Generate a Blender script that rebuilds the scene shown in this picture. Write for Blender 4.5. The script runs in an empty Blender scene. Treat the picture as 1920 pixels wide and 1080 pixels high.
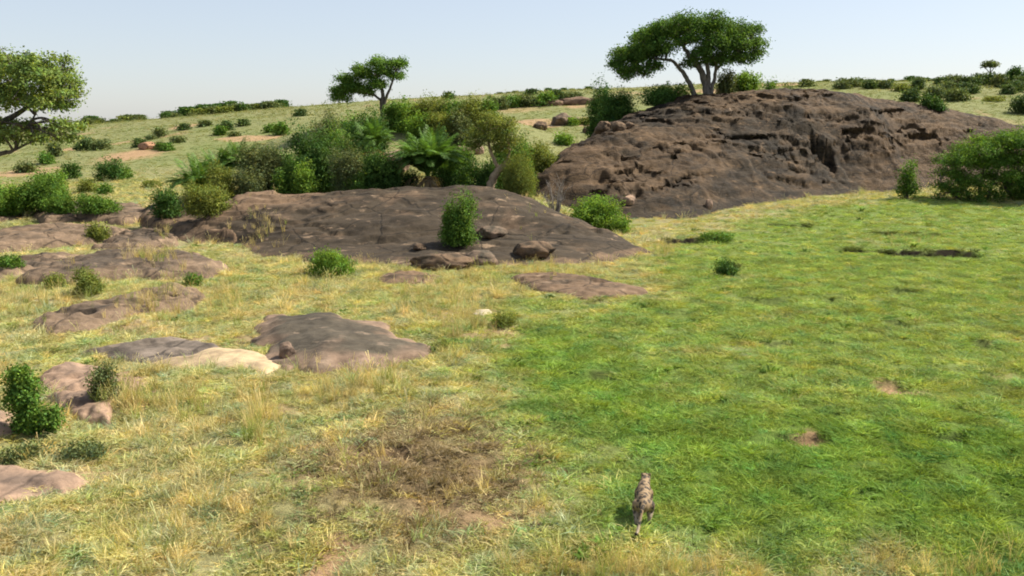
import bpy, math, random
import numpy as np

# ------------------------------------------------------------------ camera, sky, sun, exposure
S = bpy.context.scene
COL = S.collection
CAM_H, PITCH, FPX = 7.0, math.radians(10.2), 1663.0
cam = bpy.data.cameras.new('camera')
cam.sensor_width = 36.0
cam.lens = 36.0 * FPX / 1920.0
cam.clip_start, cam.clip_end = 0.1, 8000
camo = bpy.data.objects.new('camera', cam)
camo.location = (0, 0, CAM_H)
camo.rotation_euler = (math.pi / 2 - PITCH, 0, 0)
COL.objects.link(camo)
S.camera = camo

SUN_EL, SUN_AZ = math.radians(48), math.radians(70)      # azimuth clockwise from +Y (the view direction): from the right, a little behind the scene
world = bpy.data.worlds.new('World'); S.world = world; world.use_nodes = True
wt = world.node_tree
bg = wt.nodes['Background']; bg.inputs['Strength'].default_value = 0.09
sky = wt.nodes.new('ShaderNodeTexSky'); sky.sky_type = 'NISHITA'; sky.sun_disc = False
sky.sun_elevation, sky.sun_rotation = SUN_EL, SUN_AZ
sky.air_density, sky.dust_density, sky.ozone_density, sky.altitude = 1.0, 1.2, 2.0, 300
wb = wt.nodes.new('ShaderNodeMix'); wb.data_type = 'RGBA'; wb.blend_type = 'MULTIPLY'; wb.inputs[0].default_value = 1.0
wb.inputs[7].default_value = (1.03, .97, .985, 1)          # camera white balance of the hazy sky
wt.links.new(sky.outputs[0], wb.inputs[6]); 
hz = wt.nodes.new('ShaderNodeMix'); hz.data_type = 'RGBA'; hz.inputs[0].default_value = .5     # even dust veil over the whole sky
hz.inputs[7].default_value = (4.25, 4.5, 4.72, 1)
wt.links.new(wb.outputs[2], hz.inputs[6]); wt.links.new(hz.outputs[2], bg.inputs['Color'])
sun = bpy.data.lights.new('sun', 'SUN'); sun.energy = 5.0; sun.angle = math.radians(0.5); sun.color = (1.0, 0.915, 0.765)
suno = bpy.data.objects.new('sun', sun)
suno.rotation_euler = (math.pi / 2 - SUN_EL, 0, -SUN_AZ + math.pi)
suno.location = (60, 10, 80)
COL.objects.link(suno)
S.view_settings.view_transform = 'Standard'; S.view_settings.look = 'None'
S.view_settings.exposure = 0.92; S.view_settings.gamma = 1.0
try: S.cycles.filter_width = 1.9
except Exception: pass
S.cycles.use_adaptive_sampling = True; S.cycles.adaptive_threshold = .03
S.cycles.max_bounces = 4; S.cycles.diffuse_bounces = 2; S.cycles.transmission_bounces = 2; S.cycles.transparent_max_bounces = 4

# ------------------------------------------------------------------ numbers
RNG = np.random.default_rng(7)
_p = np.random.default_rng(3).permutation(256); PERM = np.concatenate([_p, _p, _p])
_a = np.random.default_rng(4).uniform(0, 2 * np.pi, 256); GX, GY = np.cos(_a), np.sin(_a)
def perlin(x, y, seed=0):
    x = np.asarray(x, float) + seed * 17.13; y = np.asarray(y, float) - seed * 9.71
    xi = np.floor(x).astype(int); yi = np.floor(y).astype(int); fx = x - xi; fy = y - yi
    xi &= 255; yi &= 255
    def g(ix, iy, dx, dy):
        h = PERM[PERM[ix & 255] + (iy & 255)]
        return GX[h] * dx + GY[h] * dy
    u = fx * fx * fx * (fx * (fx * 6 - 15) + 10); v = fy * fy * fy * (fy * (fy * 6 - 15) + 10)
    a = g(xi, yi, fx, fy) * (1 - u) + g(xi + 1, yi, fx - 1, fy) * u
    b = g(xi, yi + 1, fx, fy - 1) * (1 - u) + g(xi + 1, yi + 1, fx - 1, fy - 1) * u
    return (a * (1 - v) + b * v) * 1.5
def fbm(x, y, octv=4, seed=0, gain=.5):
    s = 0; a = 1.0; f = 1.0
    for i in range(octv):
        s = s + a * perlin(x * f, y * f, seed + i); a *= gain; f *= 2.03
    return s
def sstep(a, b, x):
    t = np.clip((x - a) / (b - a), 0, 1); return t * t * (3 - 2 * t)

CP, SP = math.cos(PITCH), math.sin(PITCH)
def ray(px, py):
    u = (px - 960) / FPX; v = (540 - py) / FPX
    return np.array([u, CP + v * SP, -SP + v * CP])
def at_d(px, py, d):                          # the point seen at a pixel, d metres ahead
    r = ray(px, py); return np.array([0, 0, CAM_H]) + r * (d / r[1])
def at_z(px, py, z):
    r = ray(px, py); return np.array([0, 0, CAM_H]) + r * ((z - CAM_H) / r[2])
def mpp(p):                                   # metres per photo pixel at a point
    return (p[1] * CP + (CAM_H - p[2]) * SP) / FPX

# ------------------------------------------------------------------ terrain
SKX = [-1500, 0, 150, 350, 530, 620, 760, 1000, 1300, 1500, 1920, 3200]
SKY = [272, 247, 235, 219, 204, 197, 188, 175, 163, 158, 156, 150]
def super_g(x, y, cx, cy, rx, ry, p=1.5):
    return np.exp(-(((x - cx) / rx) ** 2 + ((y - cy) / ry) ** 2) ** p)
BANKS = []      # (x, y, half width, depth, length)
for bx, by, w, dep in [(1735, 474, 96, 1.05), (1588, 465, 32, .95), (1362, 500, 24, .8), (1300, 450, 66, 1.0), (1480, 425, 40, .4), (1560, 640, 40, .2),
                       (1670, 600, 30, .25), (1460, 640, 35, .25), (1830, 640, 30, .25), (1660, 725, 42, .18), (1500, 822, 60, .16), (1340, 850, 20, .16), (1780, 830, 45, .16), (1560, 560, 35, .25), (1440, 560, 60, .25), (1690, 545, 40, .3), (1260, 590, 40, .2), (1130, 700, 30, .2), (1700, 440, 60, .45)]:
    q = at_z(bx, by, 0); BANKS.append((q[0], q[1], w * mpp(q), dep, 1.9))
MOUND = at_z(790, 880, 0)
def terrain(x, y):
    x = np.asarray(x, float); y = np.asarray(y, float)
    yy = np.maximum(y, 4.0)
    pxe = 960 + FPX * np.clip(x / (yy * .985 + .6), -1.6, 1.6)
    pyr = np.interp(pxe, SKX, SKY)
    zr = CAM_H + 300 * np.tan(np.arctan((540 - pyr) / FPX) - PITCH)
    t = np.clip((y - 55) / 245, 0, 1)
    z = zr * (t * t * (3 - 2 * t))
    z = z - np.clip(y - 310, 0, 400) * .035 - np.clip(y - 710, 0, 1e5) * .004
    ramp = sstep(50, 120, y) * (1 - .9 * sstep(250, 300, y))
    z = z + ramp * (.7 * fbm(x / 38, y / 38, 3, 11))
    z = z + 5.2 * super_g(x, y, -16, 134, 21, 17, 1.3)            # rocky rise behind the thicket
    z = z + 2.2 * super_g(x, y, -11.5, 71, 17, 8.5, 2)            # shelf the thicket grows on
    z = z + .5 * super_g(x, y, -31, 66, 14, 8, 1.3)
    near = 1 - sstep(60, 110, y)
    z = z + near * (.13 * fbm(x / 5.5, y / 5.5, 3, 21) + .055 * perlin(x / .8, y / .8, 31) + .05 * perlin(x / 1.7, y / 1.7, 35))
    z = z + .02 * perlin(x / .35, y / .35, 33) * (1 - sstep(25, 40, y))
    for bx, by, w, dep, L in BANKS:
        e = by + .5 * w * .5 * perlin(x / (w * .6 + .3), x * 0 + bx, 5) - y
        f = np.where(e < 0, 1 - sstep(0, .22, -e), np.clip(1 - e / L, 0, 1) ** 1.2)
        z = z - dep * f * (1 - sstep(w * .6, w * 1.15, np.abs(x - bx)))
    g = super_g(x, y, MOUND[0], MOUND[1], 2.2, 3.0, 1.3)
    z = z + g * (.14 + .14 * fbm(x / .45, y / .45, 3, 41))
    return z
def tz(x, y): return float(terrain(np.array([x]), np.array([y]))[0])
def ground_hit(px, py, dmin=8, dmax=330, fn=None):
    r = ray(px, py); ds = np.geomspace(dmin, dmax, 1500)
    P = np.array([0, 0, CAM_H]) + r[None, :] * (ds / r[1])[:, None]
    h = (fn or terrain)(P[:, 0], P[:, 1])
    k = np.nonzero(P[:, 2] <= h)[0]
    if len(k) == 0:
        gap = P[:, 2] - h; k = [int(np.argmin(gap / ds))]
    p = P[k[0]].copy(); p[2] = h[k[0]]
    return p

# ------------------------------------------------------------------ mesh helpers
def mesh_np(name, V, F, mats=(), attrs=None, smooth=False):
    me = bpy.data.meshes.new(name)
    V = np.asarray(V, np.float32); F = np.asarray(F, np.int32); n = F.shape[1]
    me.vertices.add(len(V)); me.vertices.foreach_set('co', V.ravel())
    me.loops.add(F.size); me.loops.foreach_set('vertex_index', F.ravel())
    me.polygons.add(len(F)); me.polygons.foreach_set('loop_start', np.arange(0, F.size, n, dtype=np.int32))
    try: me.polygons.foreach_set('loop_total', np.full(len(F), n, np.int32))
    except Exception: pass
    if smooth: me.polygons.foreach_set('use_smooth', np.ones(len(F), bool))
    for k, (ty, data) in (attrs or {}).items():
        a = me.attributes.new(k, ty, 'POINT')
        a.data.foreach_set({'FLOAT': 'value', 'INT': 'value', 'FLOAT_COLOR': 'color', 'FLOAT_VECTOR': 'vector'}[ty], np.asarray(data).ravel())
    for m in mats: me.materials.append(m)
    me.update(calc_edges=True); me.validate()
    return me
def link(name, data, parent=None, loc=None):
    o = bpy.data.objects.new(name, data); COL.objects.link(o)
    if parent is not None: o.parent = parent
    if loc is not None: o.location = [float(c) for c in loc]
    return o
def tag(o, label=None, cat=None, group=None, kind=None):
    if label: o['label'] = label
    if cat: o['category'] = cat
    if group: o['group'] = group
    if kind: o['kind'] = kind
    return o
class MB:
    def __init__(s): s.V = []; s.F = []; s.n = 0
    def add(s, V, F):
        s.V.append(np.asarray(V, float)); s.F.append(np.asarray(F, int) + s.n); s.n += len(V)
    def tube(s, pts, rad, k=7):
        pts = np.asarray(pts, float); m = len(pts); V = []
        for i in range(m):
            t = pts[min(i + 1, m - 1)] - pts[max(i - 1, 0)]; t = t / (np.linalg.norm(t) + 1e-9)
            a = np.cross(t, [0.31, .87, .12]); a /= np.linalg.norm(a) + 1e-9; b = np.cross(t, a)
            for j in range(k):
                w = 2 * np.pi * j / k; V.append(pts[i] + rad[i] * (a * math.cos(w) + b * math.sin(w)))
        F = [[i * k + j, i * k + (j + 1) % k, (i + 1) * k + (j + 1) % k, (i + 1) * k + j] for i in range(m - 1) for j in range(k)]
        c = len(V); V.append(pts[-1]); 
        F += [[(m - 1) * k + j, (m - 1) * k + (j + 1) % k, c, c] for j in range(0)]
        s.add(V, F)
    def build(s, name, mat, parent=None, loc=None, smooth=True):
        me = mesh_np(name, np.concatenate(s.V), np.concatenate(s.F), [mat], smooth=smooth)
        return link(name, me, parent, loc)
def curve_pts(P, n=8):
    P = np.asarray(P, float); m = len(P)
    if m == 2: return P[0] + (P[1] - P[0]) * np.linspace(0, 1, n)[:, None]
    out = []
    Q = np.vstack([2 * P[0] - P[1], P, 2 * P[-1] - P[-2]])
    for i in range(1, m):
        for t in np.linspace(0, 1, n, endpoint=False):
            a, b, c, d = Q[i - 1], Q[i], Q[i + 1], Q[i + 2]
            out.append(.5 * ((2 * b) + (c - a) * t + (2 * a - 5 * b + 4 * c - d) * t * t + (3 * b - a - 3 * c + d) * t ** 3))
    out.append(P[-1]); return np.array(out)

# ------------------------------------------------------------------ materials
def newmat(name):
    m = bpy.data.materials.new(name); m.use_nodes = True
    nt = m.node_tree; b = nt.nodes['Principled BSDF']
    return m, nt, b
def N(nt, ty, **kw):
    n = nt.nodes.new(ty)
    for k, v in kw.items():
        if k in n.inputs.keys(): n.inputs[k].default_value = v
        else: setattr(n, k, v)
    return n
def mixc(nt, fac, a, b, mode='MIX'):
    n = nt.nodes.new('ShaderNodeMix'); n.data_type = 'RGBA'; n.blend_type = mode
    for i, v in ((0, fac), (6, a), (7, b)):
        if hasattr(v, 'links') or isinstance(v, bpy.types.NodeSocket): nt.links.new(v, n.inputs[i])
        else: n.inputs[i].default_value = v if i == 0 else (*v, 1)
    return n.outputs[2]
def ramp(nt, src, pts):
    r = nt.nodes.new('ShaderNodeValToRGB'); nt.links.new(src, r.inputs[0])
    el = r.color_ramp.elements
    el[0].position, el[0].color = pts[0][0], (*[pts[0][1]] * 3, 1)
    el[1].position, el[1].color = pts[-1][0], (*[pts[-1][1]] * 3, 1)
    for p, v in pts[1:-1]:
        e = el.new(p); e.color = (v, v, v, 1)
    return r.outputs[0]
def leaf_mat(name, col, trans=.35, rough=.65, instancer=False, spec=.1):
    m, nt, b = newmat(name)
    a = N(nt, 'ShaderNodeAttribute', attribute_name='tint'); a.attribute_type = 'INSTANCER' if instancer else 'GEOMETRY'
    c = mixc(nt, 1.0, col, a.outputs['Color'], 'MULTIPLY')
    if instancer:
        bl = N(nt, 'ShaderNodeAttribute', attribute_name='blade')
        c = mixc(nt, 1.0, c, bl.outputs['Color'], 'MULTIPLY')
    nt.links.new(c, b.inputs['Base Color']); b.inputs['Roughness'].default_value = rough
    b.inputs['Specular IOR Level'].default_value = spec
    tr = N(nt, 'ShaderNodeBsdfTranslucent'); 
    c2 = mixc(nt, 1.0, c, (1.15, 1.1, .55), 'MULTIPLY'); nt.links.new(c2, tr.inputs['Color'])
    mx = N(nt, 'ShaderNodeMixShader'); mx.inputs[0].default_value = trans
    nt.links.new(b.outputs[0], mx.inputs[1]); nt.links.new(tr.outputs[0], mx.inputs[2])
    nt.links.new(mx.outputs[0], nt.nodes['Material Output'].inputs['Surface'])
    return m
def bark_mat(name, c1, c2, sc=6):
    m, nt, b = newmat(name)
    tc = N(nt, 'ShaderNodeTexCoord'); mp = N(nt, 'ShaderNodeMapping'); mp.inputs['Scale'].default_value = (1, 1, .3)
    nt.links.new(tc.outputs['Object'], mp.inputs[0])
    n = N(nt, 'ShaderNodeTexNoise', Scale=sc, Detail=6.0, Roughness=.65); nt.links.new(mp.outputs[0], n.inputs['Vector'])
    c = mixc(nt, ramp(nt, n.outputs[0], [(.35, 0), (.65, 1)]), c1, c2); nt.links.new(c, b.inputs['Base Color'])
    bp = N(nt, 'ShaderNodeBump', Strength=.6, Distance=.05); nt.links.new(n.outputs[0], bp.inputs['Height']); nt.links.new(bp.outputs[0], b.inputs['Normal'])
    b.inputs['Roughness'].default_value = .9
    return m
def rock_mat(name, dark, mid, pale, stretch=1.0, pale_at=.64, bump=.7, mott=.55, joints=.85):
    # 'tone' on the mesh: 0 = lichen-dark skin, 1 = bare pinkish stone
    m, nt, b = newmat(name)
    tc = N(nt, 'ShaderNodeTexCoord'); mp = N(nt, 'ShaderNodeMapping'); mp.inputs['Scale'].default_value = (1, 1, stretch)
    nt.links.new(tc.outputs['Object'], mp.inputs[0])
    at = N(nt, 'ShaderNodeAttribute', attribute_name='tone')
    n1 = N(nt, 'ShaderNodeTexNoise', Scale=.7, Detail=8.0, Roughness=.62); nt.links.new(mp.outputs[0], n1.inputs['Vector'])
    n2 = N(nt, 'ShaderNodeTexNoise', Scale=3.1, Detail=9.0, Roughness=.68); nt.links.new(mp.outputs[0], n2.inputs['Vector'])
    n3 = N(nt, 'ShaderNodeTexNoise', Scale=.33, Detail=7.0, Roughness=.6); nt.links.new(mp.outputs[0], n3.inputs['Vector'])
    ad = N(nt, 'ShaderNodeMath', operation='ADD'); nt.links.new(n1.outputs[0], ad.inputs[0])
    sc = N(nt, 'ShaderNodeMath', operation='MULTIPLY_ADD'); nt.links.new(at.outputs['Fac'], sc.inputs[0]); sc.inputs[1].default_value = .75; sc.inputs[2].default_value = -.3
    nt.links.new(sc.outputs[0], ad.inputs[1])
    c = mixc(nt, ramp(nt, ad.outputs[0], [(.3, 0), (.7, 1)]), dark, mid)
    c = mixc(nt, ramp(nt, n3.outputs[0], [(pale_at, 0), (pale_at + .1, .75)]), c, pale)
    sp = ramp(nt, n2.outputs[0], [(.3, .62), (.5, 1), (.72, 1.3)])
    c = mixc(nt, 1.0, c, sp, 'MULTIPLY')
    n4 = N(nt, 'ShaderNodeTexNoise', Scale=.9, Detail=5.0, Roughness=.6); m4 = N(nt, 'ShaderNodeMapping'); m4.inputs['Scale'].default_value = (.22, .4, 1.7); m4.inputs['Location'].default_value = (7, 3, 1)
    nt.links.new(tc.outputs['Object'], m4.inputs[0]); nt.links.new(m4.outputs[0], n4.inputs['Vector'])
    c = mixc(nt, mott, c, mixc(nt, 1.0, c, ramp(nt, n4.outputs[0], [(.34, .35), (.5, .95), (.66, 1.35)]), 'MULTIPLY'))
    n5 = N(nt, 'ShaderNodeTexNoise', Scale=1.3, Detail=6.0, Roughness=.7); m5 = N(nt, 'ShaderNodeMapping'); m5.inputs['Scale'].default_value = (.5, .9, 1.5); m5.inputs['Location'].default_value = (3, 9, 4)
    nt.links.new(tc.outputs['Object'], m5.inputs[0]); nt.links.new(m5.outputs[0], n5.inputs['Vector'])
    c = mixc(nt, ramp(nt, n5.outputs[0], [(.59, 0), (.67, .8)]), c, pale)
    # hairline joints
    vo = N(nt, 'ShaderNodeTexVoronoi', feature='DISTANCE_TO_EDGE', Scale=.42)
    wn = N(nt, 'ShaderNodeMixRGB'); wn.inputs[0].default_value = .35
    nt.links.new(mp.outputs[0], wn.inputs[1]); nt.links.new(n1.outputs['Color'], wn.inputs[2]); nt.links.new(wn.outputs[0], vo.inputs['Vector'])
    cr = ramp(nt, vo.outputs['Distance'], [(0.0, .25), (.022, 1)])
    c = mixc(nt, joints, c, mixc(nt, 1.0, c, cr, 'MULTIPLY'))
    nt.links.new(c, b.inputs['Base Color']); b.inputs['Roughness'].default_value = .88; b.inputs['Specular IOR Level'].default_value = .25
    bp = N(nt, 'ShaderNodeBump', Strength=bump, Distance=.12); nt.links.new(n2.outputs[0], bp.inputs['Height'])
    bp2 = N(nt, 'ShaderNodeBump', Strength=.6 * joints, Distance=.06); nt.links.new(cr, bp2.inputs['Height']); nt.links.new(bp.outputs[0], bp2.inputs['Normal'])
    nt.links.new(bp2.outputs[0], b.inputs['Normal'])
    return m
M = {}
M['kopje'] = rock_mat('kopje_rock', (.025, .0178, .0105), (.076, .048, .0255), (.14, .09, .05), 2.2, .60, 1.0, 1.0)
M['slab'] = rock_mat('slab_rock', (.043, .0315, .0195), (.15, .098, .060), (.27, .19, .125), 1.0, .66, .5)
M['dome'] = rock_mat('dome_rock', (.072, .060, .043), (.20, .138, .096), (.27, .2, .145), 1.0, .64, .45, joints=.12)
M['brown'] = rock_mat('brown_rock', (.072, .055, .040), (.165, .115, .076), (.29, .205, .135), 1.0, .62, .6)
M['pink'] = rock_mat('pink_rock', (.15, .108, .082), (.29, .196, .136), (.38, .27, .19), 1.0, .62, .5, joints=.45)
M['tan'] = rock_mat('tan_rock', (.26, .19, .12), (.40, .305, .185), (.46, .36, .23), 1.0, .6, .35, joints=.2)
M['grey'] = rock_mat('grey_rock', (.105, .085, .068), (.17, .138, .112), (.24, .19, .145), 1.0, .65, .5)
M['white_stone'] = rock_mat('white_stone', (.34, .29, .2), (.46, .4, .28), (.5, .44, .32), 1.0, .6, .3)
M['termite'] = rock_mat('termite_earth', (.26, .14, .08), (.36, .20, .115), (.42, .25, .15), 1.0, .6, .7)
M['dirt'] = rock_mat('terrace_rock', (.12, .075, .05), (.20, .13, .085), (.30, .2, .13), 2.0, .6, .8)
L = {}
L['fig'] = leaf_mat('fig_leaf', (0.088, 0.165, 0.032), .35)
L['dark'] = leaf_mat('dark_leaf', (0.060, 0.122, 0.026), .3)
L['mid'] = leaf_mat('green_leaf', (0.100, 0.185, 0.032), .35)
L['bright'] = leaf_mat('bright_leaf', (0.145, 0.245, 0.038), .4)
L['olive'] = leaf_mat('olive_leaf', (0.170, 0.205, 0.048), .35)
L['grey'] = leaf_mat('greyish_leaf', (0.125, 0.155, 0.062), .3)
L['pale'] = leaf_mat('pale_leaf', (0.185, 0.255, 0.070), .4)
L['far'] = leaf_mat('far_leaf', (0.115, 0.150, 0.055), .3)
L['fardark'] = leaf_mat('far_dark_leaf', (.078, .122, .040), .3)
L['palm'] = leaf_mat('palm_leaf', (.098, .190, .036), .3, .55, spec=.2)
L['deadpalm'] = leaf_mat('dead_palm_leaf', (.26, .19, .10), .3, .8)
L['dead'] = leaf_mat('dead_twig', (.13, .115, .095), .0, .9)
L['yellowleaf'] = leaf_mat('yellow_leaf', (.20, .25, .03), .45)
B = {'bark': bark_mat('dark_bark', (.05, .042, .035), (.13, .11, .085)), 'palebark': bark_mat('pale_bark', (.075, .065, .052), (.22, .19, .15)),
     'tanbark': bark_mat('tan_bark', (.22, .16, .10), (.36, .27, .17)), 'root': bark_mat('palm_stem', (.12, .085, .055), (.33, .25, .17))}

# ------------------------------------------------------------------ ground colour map (the real cover of the land)
def poly_sd(x, y, poly):                      # signed distance, positive inside
    x = np.asarray(x, float); y = np.asarray(y, float)
    d = np.full(x.shape, 1e9); ins = np.zeros(x.shape, bool); n = len(poly)
    for i in range(n):
        ax, ay = poly[i][:2]; bx, by = poly[(i + 1) % n][:2]
        ex, ey = bx - ax, by - ay; wx, wy = x - ax, y - ay
        t = np.clip((wx * ex + wy * ey) / (ex * ex + ey * ey + 1e-9), 0, 1)
        d = np.minimum(d, np.hypot(wx - t * ex, wy - t * ey))
        c = ((ay <= y) & (by > y)) | ((by <= y) & (ay > y))
        with np.errstate(divide='ignore', invalid='ignore'):
            xi = ax + (y - ay) / (by - ay + 1e-12) * ex
        ins ^= c & (x < xi)
    return np.where(ins, d, -d)
def gp(pts): return [tuple(at_z(p[0], p[1], 0)[:2]) for p in pts]
GREEN = gp([(1230, 478), (1225, 560), (1060, 575), (930, 592), (870, 640), (900, 700), (985, 770), (1050, 850), (1075, 930), (980, 985), (1180, 1030), (1420, 1050), (1700, 1065), (1800, 1200), (2700, 1200), (3000, 560), (2500, 395), (1920, 395), (1700, 385), (1400, 415)])
LUSH = gp([(1000, 610), (880, 650), (1000, 760), (1090, 860), (1130, 960), (1300, 1000), (1600, 1010), (1850, 1060), (2400, 1100), (2500, 800), (1900, 780), (1640, 760), (1400, 780), (1250, 720), (1180, 640)])
BARE = [(585, 1035, 85, 55, .95), (880, 975, 95, 28, .8), (520, 775, 40, 14, .5), (905, 615, 60, 28, .6), (690, 850, 50, 40, .7), (1000, 925, 40, 25, .3), (270, 760, 50, 20, .45),
        (1660, 726, 48, 15, 1.0), (1505, 828, 64, 15, .95), (1230, 718, 28, 12, .5), (120, 850, 60, 25, .5), (480, 1010, 60, 22, .4), (1900, 720, 50, 25, .3), (850, 1045, 80, 15, .3), (390, 640, 90, 14, .5), (260, 615, 110, 14, .5), (150, 875, 110, 20, .5), (850, 600, 40, 30, .4)]
BW = [(at_z(a, b, 0), c * mpp(at_z(a, b, 0)), e, k) for a, b, c, e, k in BARE]
def cover(x, y):
    """green 0..1, lush 0..1, bare 0..1 for a place on the ground"""
    wx = x + 1.3 * fbm(x / 3.2, y / 3.2, 3, 51); wy = y + 1.6 * fbm(x / 3.2, y / 3.2, 3, 57)
    g = sstep(-2.4, 2.8, poly_sd(wx, wy, GREEN)); l = sstep(-1.6, 2.8, poly_sd(wx, wy, LUSH))
    patch = fbm(x / 2.6, y / 2.6, 4, 61); big = fbm(x / 9, y / 9, 3, 66)
    g = g * (.68 + .24 * sstep(-.5, .5, big)) + .34 * patch * (1 - .3 * l) + .26
    g = g + .32 * l
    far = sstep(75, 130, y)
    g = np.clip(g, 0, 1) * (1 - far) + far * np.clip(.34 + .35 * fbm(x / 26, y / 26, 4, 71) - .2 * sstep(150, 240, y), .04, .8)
    b = np.zeros(np.shape(x))
    for (q, rx, rp, k) in BW:
        ry = rp * mpp(q) / max(.12, (CAM_H / math.hypot(q[1], CAM_H)))
        r = np.hypot((wx * .5 + x * .5 - q[0]) / rx, (wy * .5 + y * .5 - q[1]) / ry) + .25 * patch
        b = np.maximum(b, k * (1 - sstep(.55, 1.25, r)))
    b = np.maximum(b, .85 * super_g(wx, wy, MOUND[0], MOUND[1], 2.2, 3.0, 1.3))
    b = np.maximum(b, far * .8 * sstep(.42, .75, fbm(x / 17, y / 30, 4, 83)))
    for (px, py, w, h, k) in [(250, 290, 60, 7, .9), (40, 325, 60, 10, .8), (960, 205, 60, 5, .5), (1850, 225, 70, 10, .35)]:
        q = FARQ.setdefault((px, py), ground_hit(px, py)); b = np.maximum(b, k * (1 - sstep(.4, 1.3, np.hypot((x - q[0]) / (w * mpp(q)), (y - q[1]) / 9) + .3 * patch)))
    return np.clip(g, 0, 1), np.clip(l, 0, 1), np.clip(b, 0, 1)
FARQ = {}
DRY, GRN, LSH, SOIL = np.array([.405, .350, .190]), np.array([.202, .272, .068]), np.array([.128, .222, .034]), np.array([.335, .215, .125])
def ground_col(x, y):
    g, l, b = cover(x, y)
    far = sstep(75, 140, y)[..., None]
    c = DRY * (1 - g[..., None]) + GRN * g[..., None]
    c = c * (1 - .75 * l[..., None]) + LSH * .75 * l[..., None]
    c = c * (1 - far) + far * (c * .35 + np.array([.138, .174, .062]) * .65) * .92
    return c, b, g, l, far

ys = np.concatenate([np.linspace(-40, 5, 12), np.geomspace(6, 320, 560), np.geomspace(326, 4000, 26)])
an = np.concatenate([np.linspace(-1.9, -.76, 26), np.linspace(-.74, .74, 330), np.linspace(.76, 1.9, 26)])
AA, YY = np.meshgrid(an, ys)
XX = AA * np.maximum(np.abs(YY) + 12, 20) * 1.0
XX = AA * (np.where(YY > 0, YY, 0) + 14)
ZZ = terrain(XX, YY)
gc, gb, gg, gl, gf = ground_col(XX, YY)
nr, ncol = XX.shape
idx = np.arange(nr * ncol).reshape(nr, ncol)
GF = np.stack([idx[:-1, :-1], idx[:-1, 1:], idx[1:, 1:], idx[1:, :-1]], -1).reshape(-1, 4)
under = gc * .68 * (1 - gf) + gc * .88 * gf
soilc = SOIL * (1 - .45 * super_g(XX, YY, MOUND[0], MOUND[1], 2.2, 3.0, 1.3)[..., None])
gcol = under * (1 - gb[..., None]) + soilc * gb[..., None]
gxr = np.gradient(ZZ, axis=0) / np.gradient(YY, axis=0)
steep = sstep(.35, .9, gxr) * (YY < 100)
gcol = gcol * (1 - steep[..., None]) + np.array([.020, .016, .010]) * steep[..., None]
gm, nt, b = newmat('ground_cover')
at = N(nt, 'ShaderNodeAttribute', attribute_name='cover'); tc = N(nt, 'ShaderNodeTexCoord')
n1 = N(nt, 'ShaderNodeTexNoise', Scale=5.0, Detail=8.0, Roughness=.7); nt.links.new(tc.outputs['Object'], n1.inputs['Vector'])
n2 = N(nt, 'ShaderNodeTexNoise', Scale=.5, Detail=9.0, Roughness=.72); nt.links.new(tc.outputs['Object'], n2.inputs['Vector'])
c = mixc(nt, 1.0, at.outputs['Color'], ramp(nt, n1.outputs[0], [(.25, .5), (.5, .95), (.75, 1.45)]), 'MULTIPLY')
c = mixc(nt, 1.0, c, ramp(nt, n2.outputs[0], [(.3, .8), (.5, 1.0), (.7, 1.15)]), 'MULTIPLY')
nt.links.new(c, b.inputs['Base Color']); b.inputs['Roughness'].default_value = .95; b.inputs['Specular IOR Level'].default_value = .1
bp = N(nt, 'ShaderNodeBump', Strength=.8, Distance=.15); nt.links.new(n1.outputs[0], bp.inputs['Height']); nt.links.new(bp.outputs[0], b.inputs['Normal'])
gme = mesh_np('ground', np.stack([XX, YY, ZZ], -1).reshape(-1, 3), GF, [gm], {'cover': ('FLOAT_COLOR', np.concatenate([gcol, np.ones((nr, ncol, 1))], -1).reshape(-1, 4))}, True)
tag(link('ground', gme), kind='structure')

# ------------------------------------------------------------------ rocks
ROCKS = []                                    # (x0, y0, step, grid of z) for standing things on them
def surf(x, y):
    x = np.asarray(x, float); y = np.asarray(y, float); z = terrain(x, y)
    for x0, y0, s, Z in ROCKS:
        i = (x - x0) / s; j = (y - y0) / s
        ok = (i >= 0) & (j >= 0) & (i < Z.shape[1] - 1) & (j < Z.shape[0] - 1)
        if not np.any(ok): continue
        ii = np.clip(i, 0, Z.shape[1] - 2).astype(int); jj = np.clip(j, 0, Z.shape[0] - 2).astype(int)
        fi = i - ii; fj = j - jj
        zz = (Z[jj, ii] * (1 - fi) + Z[jj, ii + 1] * fi) * (1 - fj) + (Z[jj + 1, ii] * (1 - fi) + Z[jj + 1, ii + 1] * fi) * fj
        z = np.where(ok, np.maximum(z, zz), z)
    return z
def surf_hit(px, py): return ground_hit(px, py, fn=surf)
def grid_rock(name, X, Y, Zr, tone, mat, label, cat='rock', group=None, sx=None, sink=.3, smooth=True):
    T = terrain(X, Y); keep = Zr > T - sink
    ROCKS.append((X[0, 0], Y[0, 0], X[0, 1] - X[0, 0], np.where(keep, Zr, -99)))
    fk = keep[:-1, :-1] | keep[:-1, 1:] | keep[1:, 1:] | keep[1:, :-1]
    n = X.shape[1]; id_ = np.arange(X.size).reshape(X.shape)
    F = np.stack([id_[:-1, :-1], id_[:-1, 1:], id_[1:, 1:], id_[1:, :-1]], -1)[fk]
    used = np.unique(F); mp = np.full(X.size, -1); mp[used] = np.arange(len(used))
    V = np.stack([X, Y, Zr], -1).reshape(-1, 3)[used]
    base = np.array([V[:, 0].mean(), V[:, 1].mean(), 0]); base[2] = tz(base[0], base[1])
    if sx is not None: V = V + sx.reshape(-1, 3)[used]
    o = link(name, mesh_np(name, V - base, mp[F], [M[mat]], {'tone': ('FLOAT', np.broadcast_to(tone, X.shape).reshape(-1)[used].astype(np.float32))}, smooth), None, base)
    return tag(o, label, cat, group)
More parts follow.
